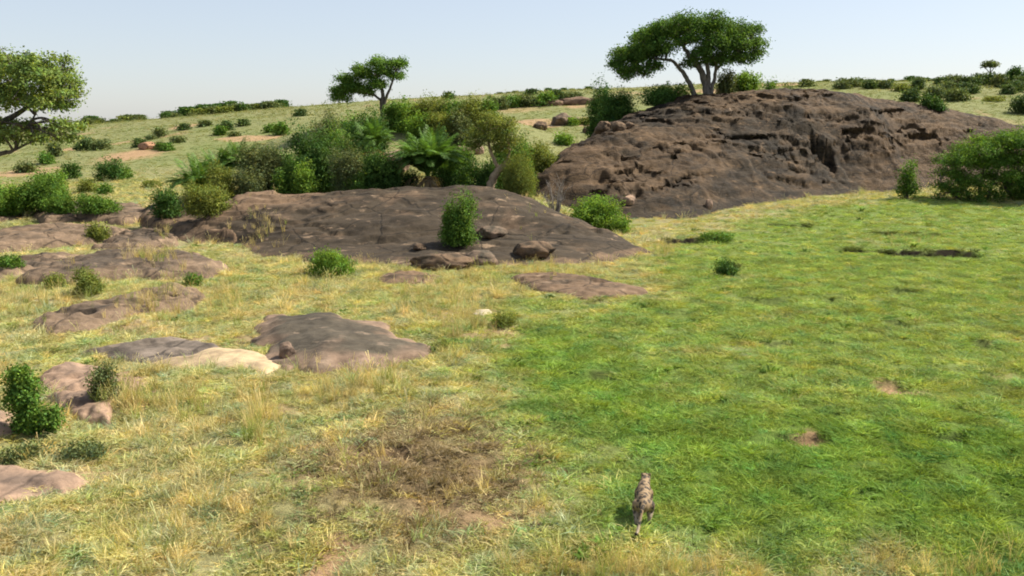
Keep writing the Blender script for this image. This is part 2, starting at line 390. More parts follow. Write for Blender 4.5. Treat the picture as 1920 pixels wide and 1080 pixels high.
def grid(x0, x1, y0, y1, s):
    return np.meshgrid(np.arange(x0, x1 + s, s), np.arange(y0, y1 + s, s))
def rbf(knots, X, Y, beta=1.4):
    K = np.array(knots, float); n = len(K); ex, ey = K[:, 0], K[:, 1]
    D = np.hypot(ex[:, None] - ex, ey[:, None] - ey) ** beta
    A = np.zeros((n + 1, n + 1)); A[:n, :n] = D; A[:n, n] = A[n, :n] = 1
    w = np.linalg.solve(A, np.append(K[:, 2], 0))
    Z = np.full(X.shape, w[n])
    for i in range(n): Z = Z + w[i] * np.hypot(X - ex[i], Y - ey[i]) ** beta
    return Z
def terrace(z, x, y, step, amt, seed, wl=5, wa=1.1):
    q = z / step + wa * fbm(x / wl, y / wl, 3, seed); f = q - np.floor(q)
    return z + amt * step * (sstep(.55, .95, f) - f)
def cuts(Z, X, Y, n, wr, dr, lr, ok, seed):
    """small broken ledges: each a sharp little wall facing the viewer's side with a ramp in front"""
    r = np.random.default_rng(seed); jj, ii = np.nonzero(ok)
    if len(jj) == 0: return Z
    s_ = X[0, 1] - X[0, 0]; Z = Z.copy()
    for _ in range(n):
        k = r.integers(len(jj)); cx, cy = X[jj[k], ii[k]], Y[jj[k], ii[k]]
        w = wr[0] + (wr[1] - wr[0]) * r.random() ** 2; d = r.uniform(*dr) * min(1, .5 + w / wr[1]); ln = r.uniform(*lr)
        i0, i1 = max(0, int((cx - 1.4 * w - X[0, 0]) / s_)), int((cx + 1.4 * w - X[0, 0]) / s_) + 2
        j0, j1 = max(0, int((cy - ln - w - Y[0, 0]) / s_)), int((cy + w + .6 - Y[0, 0]) / s_) + 2
        x, y = X[j0:j1, i0:i1], Y[j0:j1, i0:i1]
        if x.size == 0: continue
        sl = r.uniform(-.35, .35); e = cy + sl * (x - cx) + .35 * w * perlin(x / (w * .55), x * 0, r.integers(99)) + .12 * perlin(x / .3, x * 0, r.integers(99)) - y
        f = np.where(e < 0, 1 - sstep(0, .2, -e), np.clip(1 - e / ln, 0, 1))
        Z[j0:j1, i0:i1] -= d * f * (1 - sstep(w * .6, w * 1.15, np.abs(x - cx + .2 * w * perlin(y / .5, y * 0, 3))))
    return Z
def slab(name, pts, H, w, mat, label, tone=.5, rough=.06, step=.1, tilt=(0, 0), cat='rock', group=None, edge=.5, base=None):
    """a low whaleback: outline pixels (x, y[, height it is seen at]) traced onto the ground"""
    poly = []
    for p in pts:
        q = at_z(p[0], p[1], (p[2] if len(p) > 2 else 0) + (base or 0)); poly.append((q[0], q[1]))
    P = np.array(poly); X, Y = grid(P[:, 0].min() - .6, P[:, 0].max() + .6, P[:, 1].min() - .6, P[:, 1].max() + .6, step)
    sd = poly_sd(X + .25 * w * .4 * fbm(X / 1.3, Y / 1.3, 3, len(label)), Y + .3 * w * .4 * fbm(X / 1.3, Y / 1.3, 3, 3 + len(label)), poly)
    t = np.clip(sd / w, -.4, 1)
    prof = np.where(t > 0, np.sqrt(np.clip(1 - (1 - np.clip(t, 0, 1)) ** 2, 0, 1)), t * 3)
    big = 1 + .22 * fbm(X / 2.7, Y / 2.7, 3, 7 + len(name))
    c = P.mean(0)
    Zr = terrain(X, Y) * .35 + .65 * float(np.mean(terrain(P[:, 0], P[:, 1]))) - .03 + H * prof * big + tilt[0] * (X - c[0]) * np.clip(prof, 0, 1) + tilt[1] * (Y - c[1]) * np.clip(prof, 0, 1)
    Zr = Zr + rough * fbm(X / .7, Y / .7, 4, 12) * np.clip(prof + .2, 0, 1) - .5 * rough * sstep(.55, .8, np.abs(fbm(X / 2.1, Y / .9, 3, 19)))
    Zr = terrace(Zr, X, Y, .17, np.clip(rough * 11, 0, .85) * np.clip(prof, 0, 1), 161, 2.2, 1.0)
    Zr = cuts(Zr, X, Y, int(np.clip(rough * 220, 2, 16)), (.25, 1.1), (rough * 1.2, rough * 2.6), (.3, .9), prof > .5, len(label))
    tn = tone + edge * (.5 - np.clip(sd / min(w, 1.3), 0, 1)) + .35 * fbm(X / 1.7, Y / 1.7, 3, 29)
    return grid_rock(name, X, Y, Zr, np.clip(tn, 0, 1), mat, label, cat, group)

# big dark kopje on the right
KN = []
for px, py, d in [(1030, 312, 72.5), (1180, 302, 74), (1300, 312, 76), (1450, 322, 82), (1600, 322, 88), (1700, 302, 93), (1850, 290, 97), (1980, 300, 99), (2120, 330, 100),
                  (1060, 272, 79), (1150, 243, 83), (1250, 215, 86), (1350, 200, 88), (1500, 203, 90), (1650, 222, 93), (1800, 250, 98), (1920, 262, 100),
                  (1120, 238, 88), (1200, 207, 92), (1290, 176, 95), (1400, 166, 98), (1500, 166, 100), (1600, 174, 101), (1700, 192, 102), (1800, 213, 103), (1920, 238, 104), (2080, 272, 105)]:
    KN.append(at_d(px, py, d))
for px, py, d in [(985, 380, 72), (1080, 410, 68), (1170, 418, 66.5), (1250, 412, 67.5), (1400, 394, 75), (1550, 378, 83), (1690, 370, 88), (1800, 365, 92), (1920, 360, 95), (2080, 355, 97)]:
    q = at_d(px, py, d); KN.append(np.array([q[0], q[1], tz(q[0], q[1]) - .1])); KN.append(np.array([q[0] - .3, q[1] - 2.2, tz(q[0], q[1] - 2.2) - 1.6]))
for px, d in [(985, 80), (1030, 92), (1100, 104), (1200, 112), (1350, 118), (1500, 122), (1650, 122), (1800, 120), (1950, 118), (2150, 112)]:
    q = at_d(px, 300, d); z = tz(q[0], q[1]); KN.append(np.array([q[0], q[1], z - .5])); KN.append(np.array([q[0] - (2 if px < 1100 else 0), q[1] + 6, tz(q[0], q[1] + 6) - 4]))
X, Y = grid(-1, 72, 62, 124, .17)
Zk = rbf(KN, X, Y)
T = terrain(X, Y); hgt = np.clip((Zk - T) / 1.3, 0, 1)
wX = X + 1.2 * fbm(X / 3, Y / 3, 2, 92); wY = Y + 1.2 * fbm(X / 3, Y / 3, 2, 93)
Zk = Zk + hgt * (.3 * fbm(X / 10, Y / 7, 2, 101))
Zk = terrace(Zk, X, Y, 1.35, .38 * np.clip(hgt * 1.4, 0, 1) * (1 - .4 * sstep(1600, 1750, 960 + FPX * X / Y)), 103, 16, .8)
Zk = terrace(Zk, X, Y, .5, .75 * hgt * sstep(-.3, .4, fbm(X / 8, Y / 8, 2, 107)), 109, 9, 1.0)
rg = 1 - np.abs(fbm(wX / 4.5, wY / 1.5, 4, 111)); Zk = Zk - hgt * .10 * sstep(.8, 1.0, rg)
pit = .5 * sstep(.28, .62, fbm(wX / 3.6, wY / 1.6, 3, 113)); Zk = Zk - hgt * .22 * pit * sstep(-.2, .4, fbm(X / 9, Y / 7, 2, 117))
Zk = terrace(Zk, X, Y, .26, .85 * hgt * sstep(-.25, .25, fbm(X / 5, Y / 3.5, 3, 151)), 153, 4, 1.2)
Zk = Zk + hgt * (.13 * fbm(X / 1.5, Y / .7, 4, 119) + .05 * fbm(X / .5, Y / .4, 2, 155))
ok = (Zk - T > 1.0) & (Y < 104)
Zk = cuts(Zk, X, Y, 70, (.5, 4.0), (.12, .35), (.8, 2.6), ok, 5)
for px, py, wp, dep, ln in [(1538, 262, 24, 1.9, 2.6), (1576, 266, 9, 1.0, 1.8), (1345, 222, 34, .9, 2.2), (1210, 322, 22, .8, 2.0), (1130, 325, 24, .8, 1.8), (1375, 300, 34, 1.1, 2.4), (1655, 290, 26, .9, 2), (1470, 205, 24, .7, 2), (1420, 312, 16, .8, 2),
                            (1185, 350, 18, .9, 2), (1610, 300, 22, .7, 2), (1290, 262, 12, .6, 1.6), (1050, 322, 16, .9, 1.8), (1660, 232, 24, .6, 1.6), (1640, 215, 14, .6, 1.6), (1440, 350, 40, .5, 2), (1250, 330, 14, .5, 1.5), (1740, 300, 20, .5, 2), (1340, 180, 30, .4, 1.5), (1570, 195, 30, .4, 1.6)]:
    ROCKS.append((X[0, 0], Y[0, 0], .17, Zk)); q = surf_hit(px, py); ROCKS.pop()
    w = wp * mpp(q); e = (q[1] + .12 * perlin(X / .8, X * 0, int(px))) - Y; dep = dep * .42 if px != 1538 else dep
    f = np.where(e < 0, 1 - sstep(0, .3, -e), np.clip(1 - e / ln, 0, 1))
    Zk = Zk - dep * f * (1 - sstep(w * .75, w * 1.1, np.abs(X - q[0] + .15 * perlin(Y / 1.5, Y * 0, 3))))
pxk = 960 + FPX * X / Y
# bedding: blocks and ledges stand out of the face or are eaten back along level beds, so that some overhang
Zb = Zk + .12 * fbm(X / 2.5, Y / 2.5, 2, 171) - .045 * (X - 25)
bed = .26 * (sstep(-.06, .10, fbm(X / 3.4, Zb / .62, 3, 173)) - .5) + .17 * (sstep(-.05, .08, fbm(X / 1.5 + 7, Zb / .30, 3, 177)) - .5) + .17 * fbm(X / .7, Zb / .22, 3, 179) + .6 * (sstep(.46, .56, fbm(X / 4.5 + 3, Zb / .95, 2, 183)))
face = hgt * sstep(106, 96, Y) * (.12 + .88 * sstep(-.15, .4, fbm(X / 9, Zb / 2.2, 3, 187) + .25 * sstep(3, 6, Zk - T)))
face = face * np.clip((Zk - T) / 2.2, 0, 1)
SXK = np.stack([.10 * fbm(Zb / .4, X / .8, 2, 189) * face, bed * face, 0 * X], -1)
tone = .42 + .5 * fbm(X / 8, Y / 6, 3, 121) + .28 * sstep(1150, 1040, pxk) + .25 * sstep(1560, 1700, pxk) - .2 * (hgt < .5) + .25 * sstep(.45, .75, fbm(X / 3, Y / 2, 3, 127))
grid_rock('rocky_outcrop', X, Y, Zk, np.clip(tone, 0, 1), 'kopje', 'big dark ledged rock hill on the right carrying the spreading tree', 'rock hill', sx=SXK, sink=.6, smooth=False)

# long low slab in the middle
KN = []
for px, py, d in [(930, 352, 62), (860, 349, 61.5), (780, 351, 61), (700, 353, 61), (600, 360, 61), (500, 360, 61), (440, 368, 60.5), (1000, 376, 60), (1060, 401, 57.5), (1150, 437, 53.5), (1205, 464, 50.5),
                  (600, 420, 53.5), (500, 420, 54.5), (720, 420, 52.5), (860, 420, 52.5), (960, 420, 53), (700, 465, 49), (860, 465, 48.5), (1000, 455, 49.5), (560, 465, 49.8), (440, 430, 54.5), (1080, 460, 49.5), (380, 405, 57.5)]:
    KN.append(at_d(px, py, d))
for px, py in [(290, 410), (340, 432), (400, 458), (480, 478), (560, 492), (640, 500), (700, 500), (770, 506), (850, 508), (940, 498), (1060, 497), (1160, 490), (1222, 474)]:
    q = at_z(px, py, 0); KN.append(np.array([q[0], q[1], tz(q[0], q[1]) - .02])); KN.append(np.array([q[0], q[1] - 1.4, -.7]))
for px, d, dz in [(1235, 52, -.8), (1180, 57.5, -.8), (1100, 62, -.9), (1030, 65, -.6), (940, 67, -.3), (850, 66, -.3), (700, 66, -.3), (560, 66, -.4), (440, 66, -.5), (350, 65, -.6), (270, 62, -.8), (255, 57, -.8)]:
    q = at_d(px, 380, d); KN.append(np.array([q[0], q[1], tz(q[0], q[1]) + dz]))
X, Y = grid(-28, 12, 42, 69, .13)
Zs = rbf(KN, X, Y); T = terrain(X, Y); hgt = np.clip(Zs - T, 0, 1)
Zs = Zs + hgt * (.22 * fbm(X / 4, Y / 3, 3, 131) + .035 * fbm(X / .7, Y / .5, 3, 133))
Zs = terrace(Zs, X, Y, .7, .28 * hgt * sstep(.0, .5, fbm(X / 5, Y / 4, 2, 137)), 139)
Zs = cuts(Zs, X, Y, 170, (.25, 2.0), (.03, .16), (.4, 1.2), Zs - T > .3, 8)
lf = sstep(720, 560, 960 + FPX * X / Y)
Zs = terrace(Zs, X, Y, .35, .6 * hgt * lf, 141)
tone = .06 + .4 * fbm(X / 4, Y / 3, 3, 143) + .75 * sstep(680, 500, 960 + FPX * X / Y) * sstep(55, 60, Y) + .25 * (hgt < .25)
grid_rock('rock_outcrop', X, Y, Zs, np.clip(tone, 0, 1), 'slab', 'long dark whaleback slab in the centre below the thicket', 'rock', sink=.4)

# smaller slabs and boulders: outline pixels on the ground
slab('rock_outcrop', [(474, 618, .05), (480, 596, .2), (500, 578, .4), (540, 567, .6), (585, 562, .7), (630, 563, .7), (680, 574, .62), (725, 594, .48), (765, 620, .3), (800, 645, .12), (814, 662), (800, 677), (740, 690), (660, 699), (590, 702), (540, 696), (505, 678), (484, 650)], .66, 4.4, 'dome',
     'smooth dark dome of rock with pinkish lower rim in the dry grass', .36, .02, .09, edge=.85)
slab('rock_outcrop', [(150, 662), (230, 642, .1), (325, 626, .15), (400, 640, .1), (420, 655), (350, 676), (270, 682), (190, 674)], .3, 1.0, 'grey', 'low grey slab touching the pale tan slab', .45, .04, .08)
slab('rock_outcrop', [(270, 684), (340, 672), (392, 645, .1), (445, 652, .1), (490, 664), (535, 692), (505, 703), (410, 700), (320, 694)], .24, 1.2, 'tan', 'pale tan bare slab beside the dark dome', .6, .02, .07)
slab('rock_outcrop', [(58, 604), (120, 578, .1), (220, 558, .15), (320, 532, .3), (372, 535, .3), (385, 562), (350, 582), (250, 598), (170, 622), (90, 630)], .5, 1.3, 'brown', 'stepped brown slab half sunk in tall dry grass on the left', .7, .08, .09, tilt=(0, .03))
slab('rock_outcrop', [(25, 530), (110, 494, .2), (200, 472, .4), (290, 460, .5), (380, 478, .35), (432, 508), (390, 524), (300, 530), (200, 528), (110, 538)], .75, 1.9, 'brown', 'broad brown slab above the stepped slab on the left', .45, .07, .1)
slab('rock_outcrop', [(58, 416), (110, 397, .2), (195, 396, .3), (272, 404, .2), (292, 425), (230, 434), (150, 430), (80, 432)], .6, 1.6, 'brown', 'low brown slab in front of the left green bushes', .5, .08, .12)
slab('rock_outcrop', [(-90, 462), (0, 440, .1), (80, 426, .2), (190, 430, .2), (255, 440), (170, 458), (70, 466), (-60, 480)], .5, 1.6, 'brown', 'flat pinkish brown slab at the left edge, mid distance', .75, .07, .12)
slab('rock_outcrop', [(-90, 520), (0, 492, .1), (90, 474, .2), (160, 478, .15), (120, 498), (30, 520), (-70, 540)], .4, 1.4, 'brown', 'low brown slab at the left edge below the flat pinkish one', .5, .07, .11)
slab('rock_outcrop', [(-80, 425), (-10, 408, .1), (60, 404, .15), (90, 412), (40, 424), (-50, 434)], .35, 1.2, 'brown', 'low slab under the bushes at the left picture edge', .55, .07, .12)
slab('rock_outcrop', [(170, 470), (220, 440, .2), (290, 430, .3), (340, 440, .2), (330, 462), (260, 470)], .45, .9, 'brown', 'cracked brown slab between dry tufts left of the long slab', .5, .1, .1)
slab('rock_outcrop', [(245, 424), (300, 408, .2), (380, 402, .35), (450, 418, .4), (440, 456, .1), (360, 450), (290, 438)], .6, 1.8, 'slab', 'dark slab joining the long slab to the left slabs', .4, .07, .11)
slab('rock_outcrop', [(62, 715), (120, 678, .1), (180, 682, .15), (218, 700, .1), (205, 728), (140, 742), (85, 738)], .34, .7, 'pink', 'upper pinkish slab behind the near left sapling', .6, .04, .06)
slab('rock_outcrop', [(82, 745), (150, 732, .2), (205, 728, .2), (214, 765), (205, 792), (160, 790), (110, 770)], .42, .55, 'pink', 'lower pinkish slab with undercut front edge at near left', .6, .04, .05)
slab('rock_outcrop', [(205, 710), (240, 690, .05), (290, 712), (305, 740), (250, 750), (215, 742)], .12, .6, 'pink', 'small flat pink slab behind dry stalks at left', .8, .02, .06)
slab('rock_outcrop', [(-80, 770), (0, 762, .1), (26, 780), (24, 808), (-20, 822), (-80, 826)], .3, .5, 'pink', 'pink slab cut by the left picture edge beside the sapling', .7, .03, .05)
slab('rock_outcrop', [(-120, 880), (30, 864), (110, 876), (160, 900), (120, 926), (30, 950), (-120, 965)], .16, .9, 'pink', 'flat pinkish slab in the bottom left corner', .55, .03, .05)
slab('rock_outcrop', [(955, 525), (1000, 516, .05), (1065, 513, .15), (1130, 524, .15), (1205, 538, .1), (1216, 552), (1100, 565), (1010, 550)], .34, 1.1, 'slab', 'flat greyish brown slab at the edge of the green meadow', .8, .04, .08)
slab('rock_outcrop', [(706, 526), (725, 512, .1), (780, 510, .1), (832, 522), (800, 534), (720, 534)], .25, .7, 'slab', 'small dark slab in the grass below the long slab', .7, .04, .08)
slab('rock', [(334, 858), (345, 847, .04), (375, 846, .04), (390, 856), (375, 867), (348, 868)], .07, .25, 'grey', 'small flat grey stone in the near dry grass', .5, .01, .03)
slab('rock', [(884, 594), (892, 584, .05), (920, 582, .05), (926, 592), (908, 597)], .14, .3, 'white_stone', 'small pale cream stone lying on bare soil', .8, .01, .04)
def boulder(px, py, w, h, mat, label, d=None, seed=0, flat=.8, depth=1.0, group=None, lean=0, name='boulder', sub=4, low=.25):
    """angular lump; px, py = bottom centre, w and h in photo pixels"""
    p = surf_hit(px, py) if d is None else None
    if d is not None:
        q = at_d(px, py, d); p = np.array([q[0], q[1], float(surf(np.array([q[0]]), np.array([q[1]]))[0])])
    k = mpp(p); W, Hh = w * k, h * k
    bmv = icos(sub)
    V, F = bmv[0].copy(), bmv[1]
    r = np.random.default_rng(seed + 100)
    for _ in range(9):                       # planes knock facets off the lump
        n = r.normal(size=3); n /= np.linalg.norm(n); c = r.uniform(.62, .9)
        ex = V @ n - c; V = V - np.clip(ex, 0, None)[:, None] * n * .85
    V = V * (1 + .10 * fbm(V[:, 0] * 2 + seed, V[:, 1] * 2 + V[:, 2] * 1.7, 3, seed)[:, None] + .07 * fbm(V[:, 0] * 7 + seed, V[:, 1] * 5 + V[:, 2] * 6, 2, seed)[:, None])
    V[:, 0] += lean * V[:, 2]
    V = V * np.array([W / 1.8, W / 1.8 * depth, Hh / (1.6 - low)]); V[:, 2] += Hh * (.5 - low * .5)
    V[:, 1] += W * depth * .35
    tn = np.clip(.5 + .5 * fbm(V[:, 0] * 1.1, V[:, 1] * 1.1 + V[:, 2], 3, seed), 0, 1).astype(np.float32)
    o = link(name, mesh_np(name, V, F, [M[mat]], {'tone': ('FLOAT', tn)}, True), None, p)
    return tag(o, label, 'rock', group)
_ic = {}
def icos(sub):
    if sub not in _ic:
        import bmesh
        bm = bmesh.new(); bmesh.ops.create_icosphere(bm, subdivisions=sub, radius=1.0)
        bm.verts.ensure_lookup_table()
        _ic[sub] = (np.array([v.co[:] for v in bm.verts]), np.array([[v.index for v in f.verts] for f in bm.faces])); bm.free()
    return _ic[sub]
boulder(536, 672, 34, 26, 'pink', 'rusty pink knob at the left foot of the dark dome rock', seed=51, depth=.8)
boulder(822, 508, 116, 28, 'slab', 'dark flat plate of rock with black undercut below the lone shrub', seed=1, depth=.7, low=.1)
boulder(902, 500, 68, 25, 'dome', 'pinkish broken block right of the dark flat plate', seed=2, depth=.9)
boulder(922, 446, 52, 19, 'dome', 'loaf shaped pinkish boulder on the long slab right of the shrub', seed=3, depth=.9)
boulder(1008, 486, 76, 30, 'slab', 'rough knobbly brown boulder at the foot of the long slab', seed=4, depth=.8, low=.2)
boulder(975, 478, 26, 18, 'slab', 'small grey boulder left of the rough knobbly boulder', seed=5)
boulder(788, 470, 26, 10, 'slab', 'small flat stone left of the shrub shadow on the long slab', seed=6)
boulder(735, 272, 62, 40, 'pink', 'large pinkish boulder between the two palms', d=104, seed=7)
boulder(752, 246, 44, 22, 'pink', 'pinkish boulder lying on top of the larger one between the palms', d=109, seed=8)
boulder(790, 242, 44, 24, 'pink', 'rounded pink boulder above the large palm', d=112, seed=9)
boulder(866, 245, 40, 22, 'pink', 'pink boulder right of the large palm at the rise foot', d=112, seed=10)
boulder(838, 240, 34, 18, 'pink', 'greyish pink boulder behind the large palm crown', d=114, seed=11)
boulder(893, 236, 26, 18, 'pink', 'small rusty boulder at the right end of the pink boulder row', d=114, seed=12)
boulder(1013, 243, 24, 15, 'slab', 'lone dark boulder in the yellow meadow', seed=13)
boulder(1052, 236, 40, 22, 'brown', 'brown weathered boulder pair member in the yellow meadow', seed=14)['label'] = 'larger brown boulder in the yellow meadow left of the tall bushes'
boulder(1083, 232, 24, 10, 'brown', 'low stone right of the larger meadow boulder', seed=15)
for i, (px, py, w, h) in enumerate([(1108, 250, 30, 12), (1132, 248, 34, 20), (1158, 246, 30, 16), (1180, 240, 22, 10)]):
    boulder(px, py, w, h, 'slab', ['leftmost low dark stone of the row at the rock hill left shoulder', 'tallest pale topped stone of the row at the rock hill left shoulder', 'third stone from left in the row on the rock hill left shoulder', 'rightmost small stone of the row on the rock hill left shoulder'][i], seed=20 + i)
boulder(1395, 165, 30, 8, 'pink', 'low pale stone on the rock hill top right of the tree', seed=30)
boulder(1365, 216, 20, 12, 'brown', 'brown loose block on the upper ledges of the rock hill below the tree', seed=31)
boulder(1180, 385, 26, 16, 'pink', 'pinkish flake at the foot of the rock hill', seed=35)
boulder(1330, 392, 14, 16, 'pink', 'small pale stone lying at the foot of the rock hill', seed=36)
boulder(272, 281, 30, 14, 'termite', 'reddish earth termite mound on the left hillside', seed=37, name='termite_mound')['category'] = 'termite mound'
for i, (px, py, w, h) in enumerate([(950, 202, 70, 12), (1015, 199, 80, 13), (1085, 197, 70, 16)]):
    boulder(px, py, w, h, 'dirt', ['left end', 'middle', 'right end'][i] + ' of the low brown ledge across the far yellow meadow', seed=40 + i, depth=.5, name='rock_ledge')

# ------------------------------------------------------------------ foliage
def leaf_mesh(name, C, Nr, Ls, Ws, tint, mat):
    """one folded rhombic leaf (or leaf spray) per row"""
    n = len(C); r = RNG
    Nr = Nr / (np.linalg.norm(Nr, axis=1, keepdims=True) + 1e-9)
    a = r.normal(size=(n, 3)); u = np.cross(Nr, a); u /= np.linalg.norm(u, axis=1, keepdims=True) + 1e-9
    v = np.cross(Nr, u); Ls = np.asarray(Ls).reshape(-1, 1); Ws = np.asarray(Ws).reshape(-1, 1)
    dr = Nr * Ls * .16
    V = np.stack([C - u * Ls * .5 - dr, C - v * Ws * .5 + dr * .4, C + u * Ls * .5 - dr, C + v * Ws * .5 + dr * .4], 1).reshape(-1, 3)
    F = np.arange(n * 4).reshape(n, 4)
    return mesh_np(name, V, F, [mat], {'tint': ('FLOAT_COLOR', np.repeat(np.concatenate([tint, np.ones((n, 1))], 1), 4, 0))})
def tints(n, var=.3, warm=.25):
    k = np.exp(RNG.normal(0, var, n)); w = RNG.normal(0, warm, n)
    return np.clip(np.stack([k * (1 + .55 * w), k * (1 + .18 * w), k * (1 - .2 * w)], 1), .2, 2.6)
def spray(lobes, per_m2, clump, leaf, aspect, density_jit=.6, flat=.75, shell=.62, var=.3, warm=.25, up=.35, low=-.35, stray=.3):
    """leaves in clumps over the shells of several lobes (x, y, z, radius, z-squash)"""
    Cs, Ns, Ts = [], [], []
    allc = np.array([l[:3] for l in lobes])
    for (x, y, z, R, sq) in lobes:
        nc = max(4, int(per_m2 * R * R * 4))
        d = RNG.normal(size=(nc, 3)); d /= np.linalg.norm(d, axis=1, keepdims=True)
        d[:, 2] = np.where(d[:, 2] < low, -d[:, 2] * .5, d[:, 2])
        rad = R * (shell + (1 - shell) * RNG.random(nc) ** .5) * (1 + stray * RNG.normal(size=nc))
        c = np.array([x, y, z]) + d * rad[:, None] * np.array([1, 1, sq])
        ct = tints(nc, .24, warm)
        m = RNG.integers(int(9 * density_jit), 28, nc)
        for i in range(nc):
            k = m[i]; off = RNG.normal(size=(k, 3)) * clump * np.array([1, 1, flat])
            Cs.append(c[i] + off); nn = d[i] * .8 + np.array([0, 0, up]) + RNG.normal(size=(k, 3)) * .75
            Ns.append(nn); Ts.append(np.repeat(ct[i:i + 1], k, 0))
    C = np.concatenate(Cs); Nr = np.concatenate(Ns); T = np.concatenate(Ts) * tints(len(C), var * .7, warm * .5)
    Ls = leaf * RNG.uniform(.7, 1.4, len(C))
    return C, Nr, Ls, Ls * aspect, T
def bush_lobes(w, h, n, seed, upright=False):
    r = np.random.default_rng(seed); lob = []
    R = .5 * w
    for i in range(n):
        if i == 0: q = np.array([0, 0, .0]); rr = .58
        else:
            a = i * 2.399 + r.uniform(-.5, .5); q = np.array([math.cos(a), math.sin(a) * .85, r.uniform(-.55, .6)]) * r.uniform(.4, .82); rr = r.uniform(.18, .46)
        if upright: rr *= .8
        lob.append((q[0] * R, q[1] * R, h * (.52 + .42 * q[2]), rr * R * 1.05, np.clip(h / w * 1.05, .55, 2.2)))
    z0 = min(l[2] - l[3] * l[4] for l in lob); z1 = max(l[2] + l[3] * l[4] for l in lob)
    out = []
    for l in lob:                                     # fit exactly between the ground and the wanted height
        z = (l[2] - z0) / (z1 - z0) * h; out.append((l[0], l[1], z, l[3], l[4] * h / (z1 - z0)))
    return out
def stems(lobes, h, w, rad, n=5, seed=0):
    r = np.random.default_rng(seed); mb = MB()
    for i in range(n):
        l = lobes[i % len(lobes)]; b = np.array([r.uniform(-.08, .08) * w, r.uniform(-.08, .08) * w, -.15])
        e = np.array([l[0] * .9, l[1] * .9, l[2] + l[3] * .35 * l[4]]); m = (b + e) / 2 + np.array([r.uniform(-.06, .06) * w, r.uniform(-.06, .06) * w, .12 * h])
        P = curve_pts([b, m, e], 4); mb.tube(P, np.linspace(rad, rad * .25, len(P)), 5)
    return mb
KIND = {  # leaf material, clumps per m2, clump spread / leaf length at 1 m/px reference, aspect
    'dark': ('dark', 1.0, .62, .50), 'mid': ('mid', 1.0, .6, .5), 'bright': ('bright', 1.0, .55, .5), 'olive': ('olive', 1.1, .62, .3), 'grey': ('grey', 1.1, .6, .3),
    'pale': ('pale', 1.0, .55, .5), 'far': ('far', 1.0, .6, .5), 'fardark': ('fardark', 1.0, .6, .5), 'wispy': ('olive', 1.0, .5, .2)}
NB = [0]
def make_bush(w, h, d, kind, seed, name='bush', lobes=None, dens=1.0):
    lm, pm, var, asp = KIND[kind]
    leaf = max(.05, d * .00152) * (1.2 if kind not in ('olive', 'grey', 'wispy') else 1.35)
    lob = lobes or bush_lobes(w, h, int(np.clip(7 + w * 2.6, 7, 18)), seed, kind == 'wispy')
    asp = {'olive': .5, 'grey': .5, 'wispy': .28}.get(kind, .8)
    if lobes is None and kind != 'wispy':                     # skirt down to the ground
        for q in range(6):
            a = q * 1.047 + seed; lob.append((math.cos(a) * .30 * w, math.sin(a) * .28 * w, .2 * h, .2 * w, min(.2 * h / (.2 * w), 1.6)))
    area = sum(4 * l[3] ** 2 for l in lob)
    leaves = 4.4 * .785 * w * h * dens * 1.45 / (.5 * leaf * leaf * asp)
    want = np.clip(leaves / 13, 10, 1300)                     # clumps
    C, Nr, Ls, Ws, T = spray(lob, want / area, leaf * 1.5, leaf, asp, up=.45, flat=.9 if kind != 'wispy' else 1.8, low=-.8, shell=.45)
    C[:, 2] = np.where(C[:, 2] < .02, RNG.uniform(.02, .25 * h + .03, len(C)), C[:, 2])
    ns = int(np.clip(w * 9, 6, 34)); sc_, sn_, st_ = [], [], []
    for _ in range(ns):
        l = lob[RNG.integers(len(lob))]; dv = RNG.normal(size=3); dv[2] = abs(dv[2]) * 1.2 + .15; dv /= np.linalg.norm(dv)
        k_ = RNG.integers(7, 15); tt = np.linspace(.7, RNG.uniform(1.15, 1.65), k_)[:, None] * l[3]
        sc_.append(np.array(l[:3]) + dv * tt * np.array([1, 1, min(l[4], 1.3)]) + RNG.normal(0, leaf * .55, (k_, 3))); sn_.append(RNG.normal(size=(k_, 3))); st_.append(np.repeat(tints(1, .25, .3), k_, 0))
    m_ = sum(len(q) for q in sc_); C = np.concatenate([C] + sc_); Nr = np.concatenate([Nr] + sn_); T = np.concatenate([T] + st_); e_ = leaf * RNG.uniform(.7, 1.2, m_); Ls = np.append(Ls, e_); Ws = np.append(Ws, e_ * asp)
    ok = C[:, 2] < h * 1.18
    C, Nr, Ls, Ws, T = C[ok], Nr[ok], Ls[ok], Ws[ok], T[ok]
    if kind == 'wispy': Nr[:, 2] *= .1
    fo = leaf_mesh('foliage', C, Nr, Ls, Ws, T, L[lm])
    sm = stems(lob, h, w, max(.02, .018 * h), 5, seed)
    st = mesh_np('stem', np.concatenate(sm.V), np.concatenate(sm.F), [B['bark']], smooth=True)
    return fo, st
def place(px, py, d=None):
    if d is None: return surf_hit(px, py)
    q = at_d(px, py, d); return np.array([q[0], q[1], float(surf(np.array([q[0]]), np.array([q[1]]))[0])])
def bush(px, top, base, wpx, kind, label, d=None, group=None, name='bush', dens=1.0, cat='bush'):
    p = place(px, base, d); k = mpp(p)
    # height measured from where it really stands to the pixel of its top
    ztop = at_d(px, top, p[1])[2]; h = max(.15, ztop - p[2] + .0); w = wpx * k
    if p[1] > 140 and kind == 'dark': kind = 'fardark'
    NB[0] += 1
    fo, st = make_bush(w, h, p[1], kind, NB[0], name, dens=dens)
    p = p + np.array([0, .15 * w, 0]); p[2] = min(p[2], float(surf(p[:1], p[1:2])[0])) - .03
    o = link(name, None, None, p); link('foliage', fo, o); link('stem', st, o)
    return tag(o, label, cat, group)

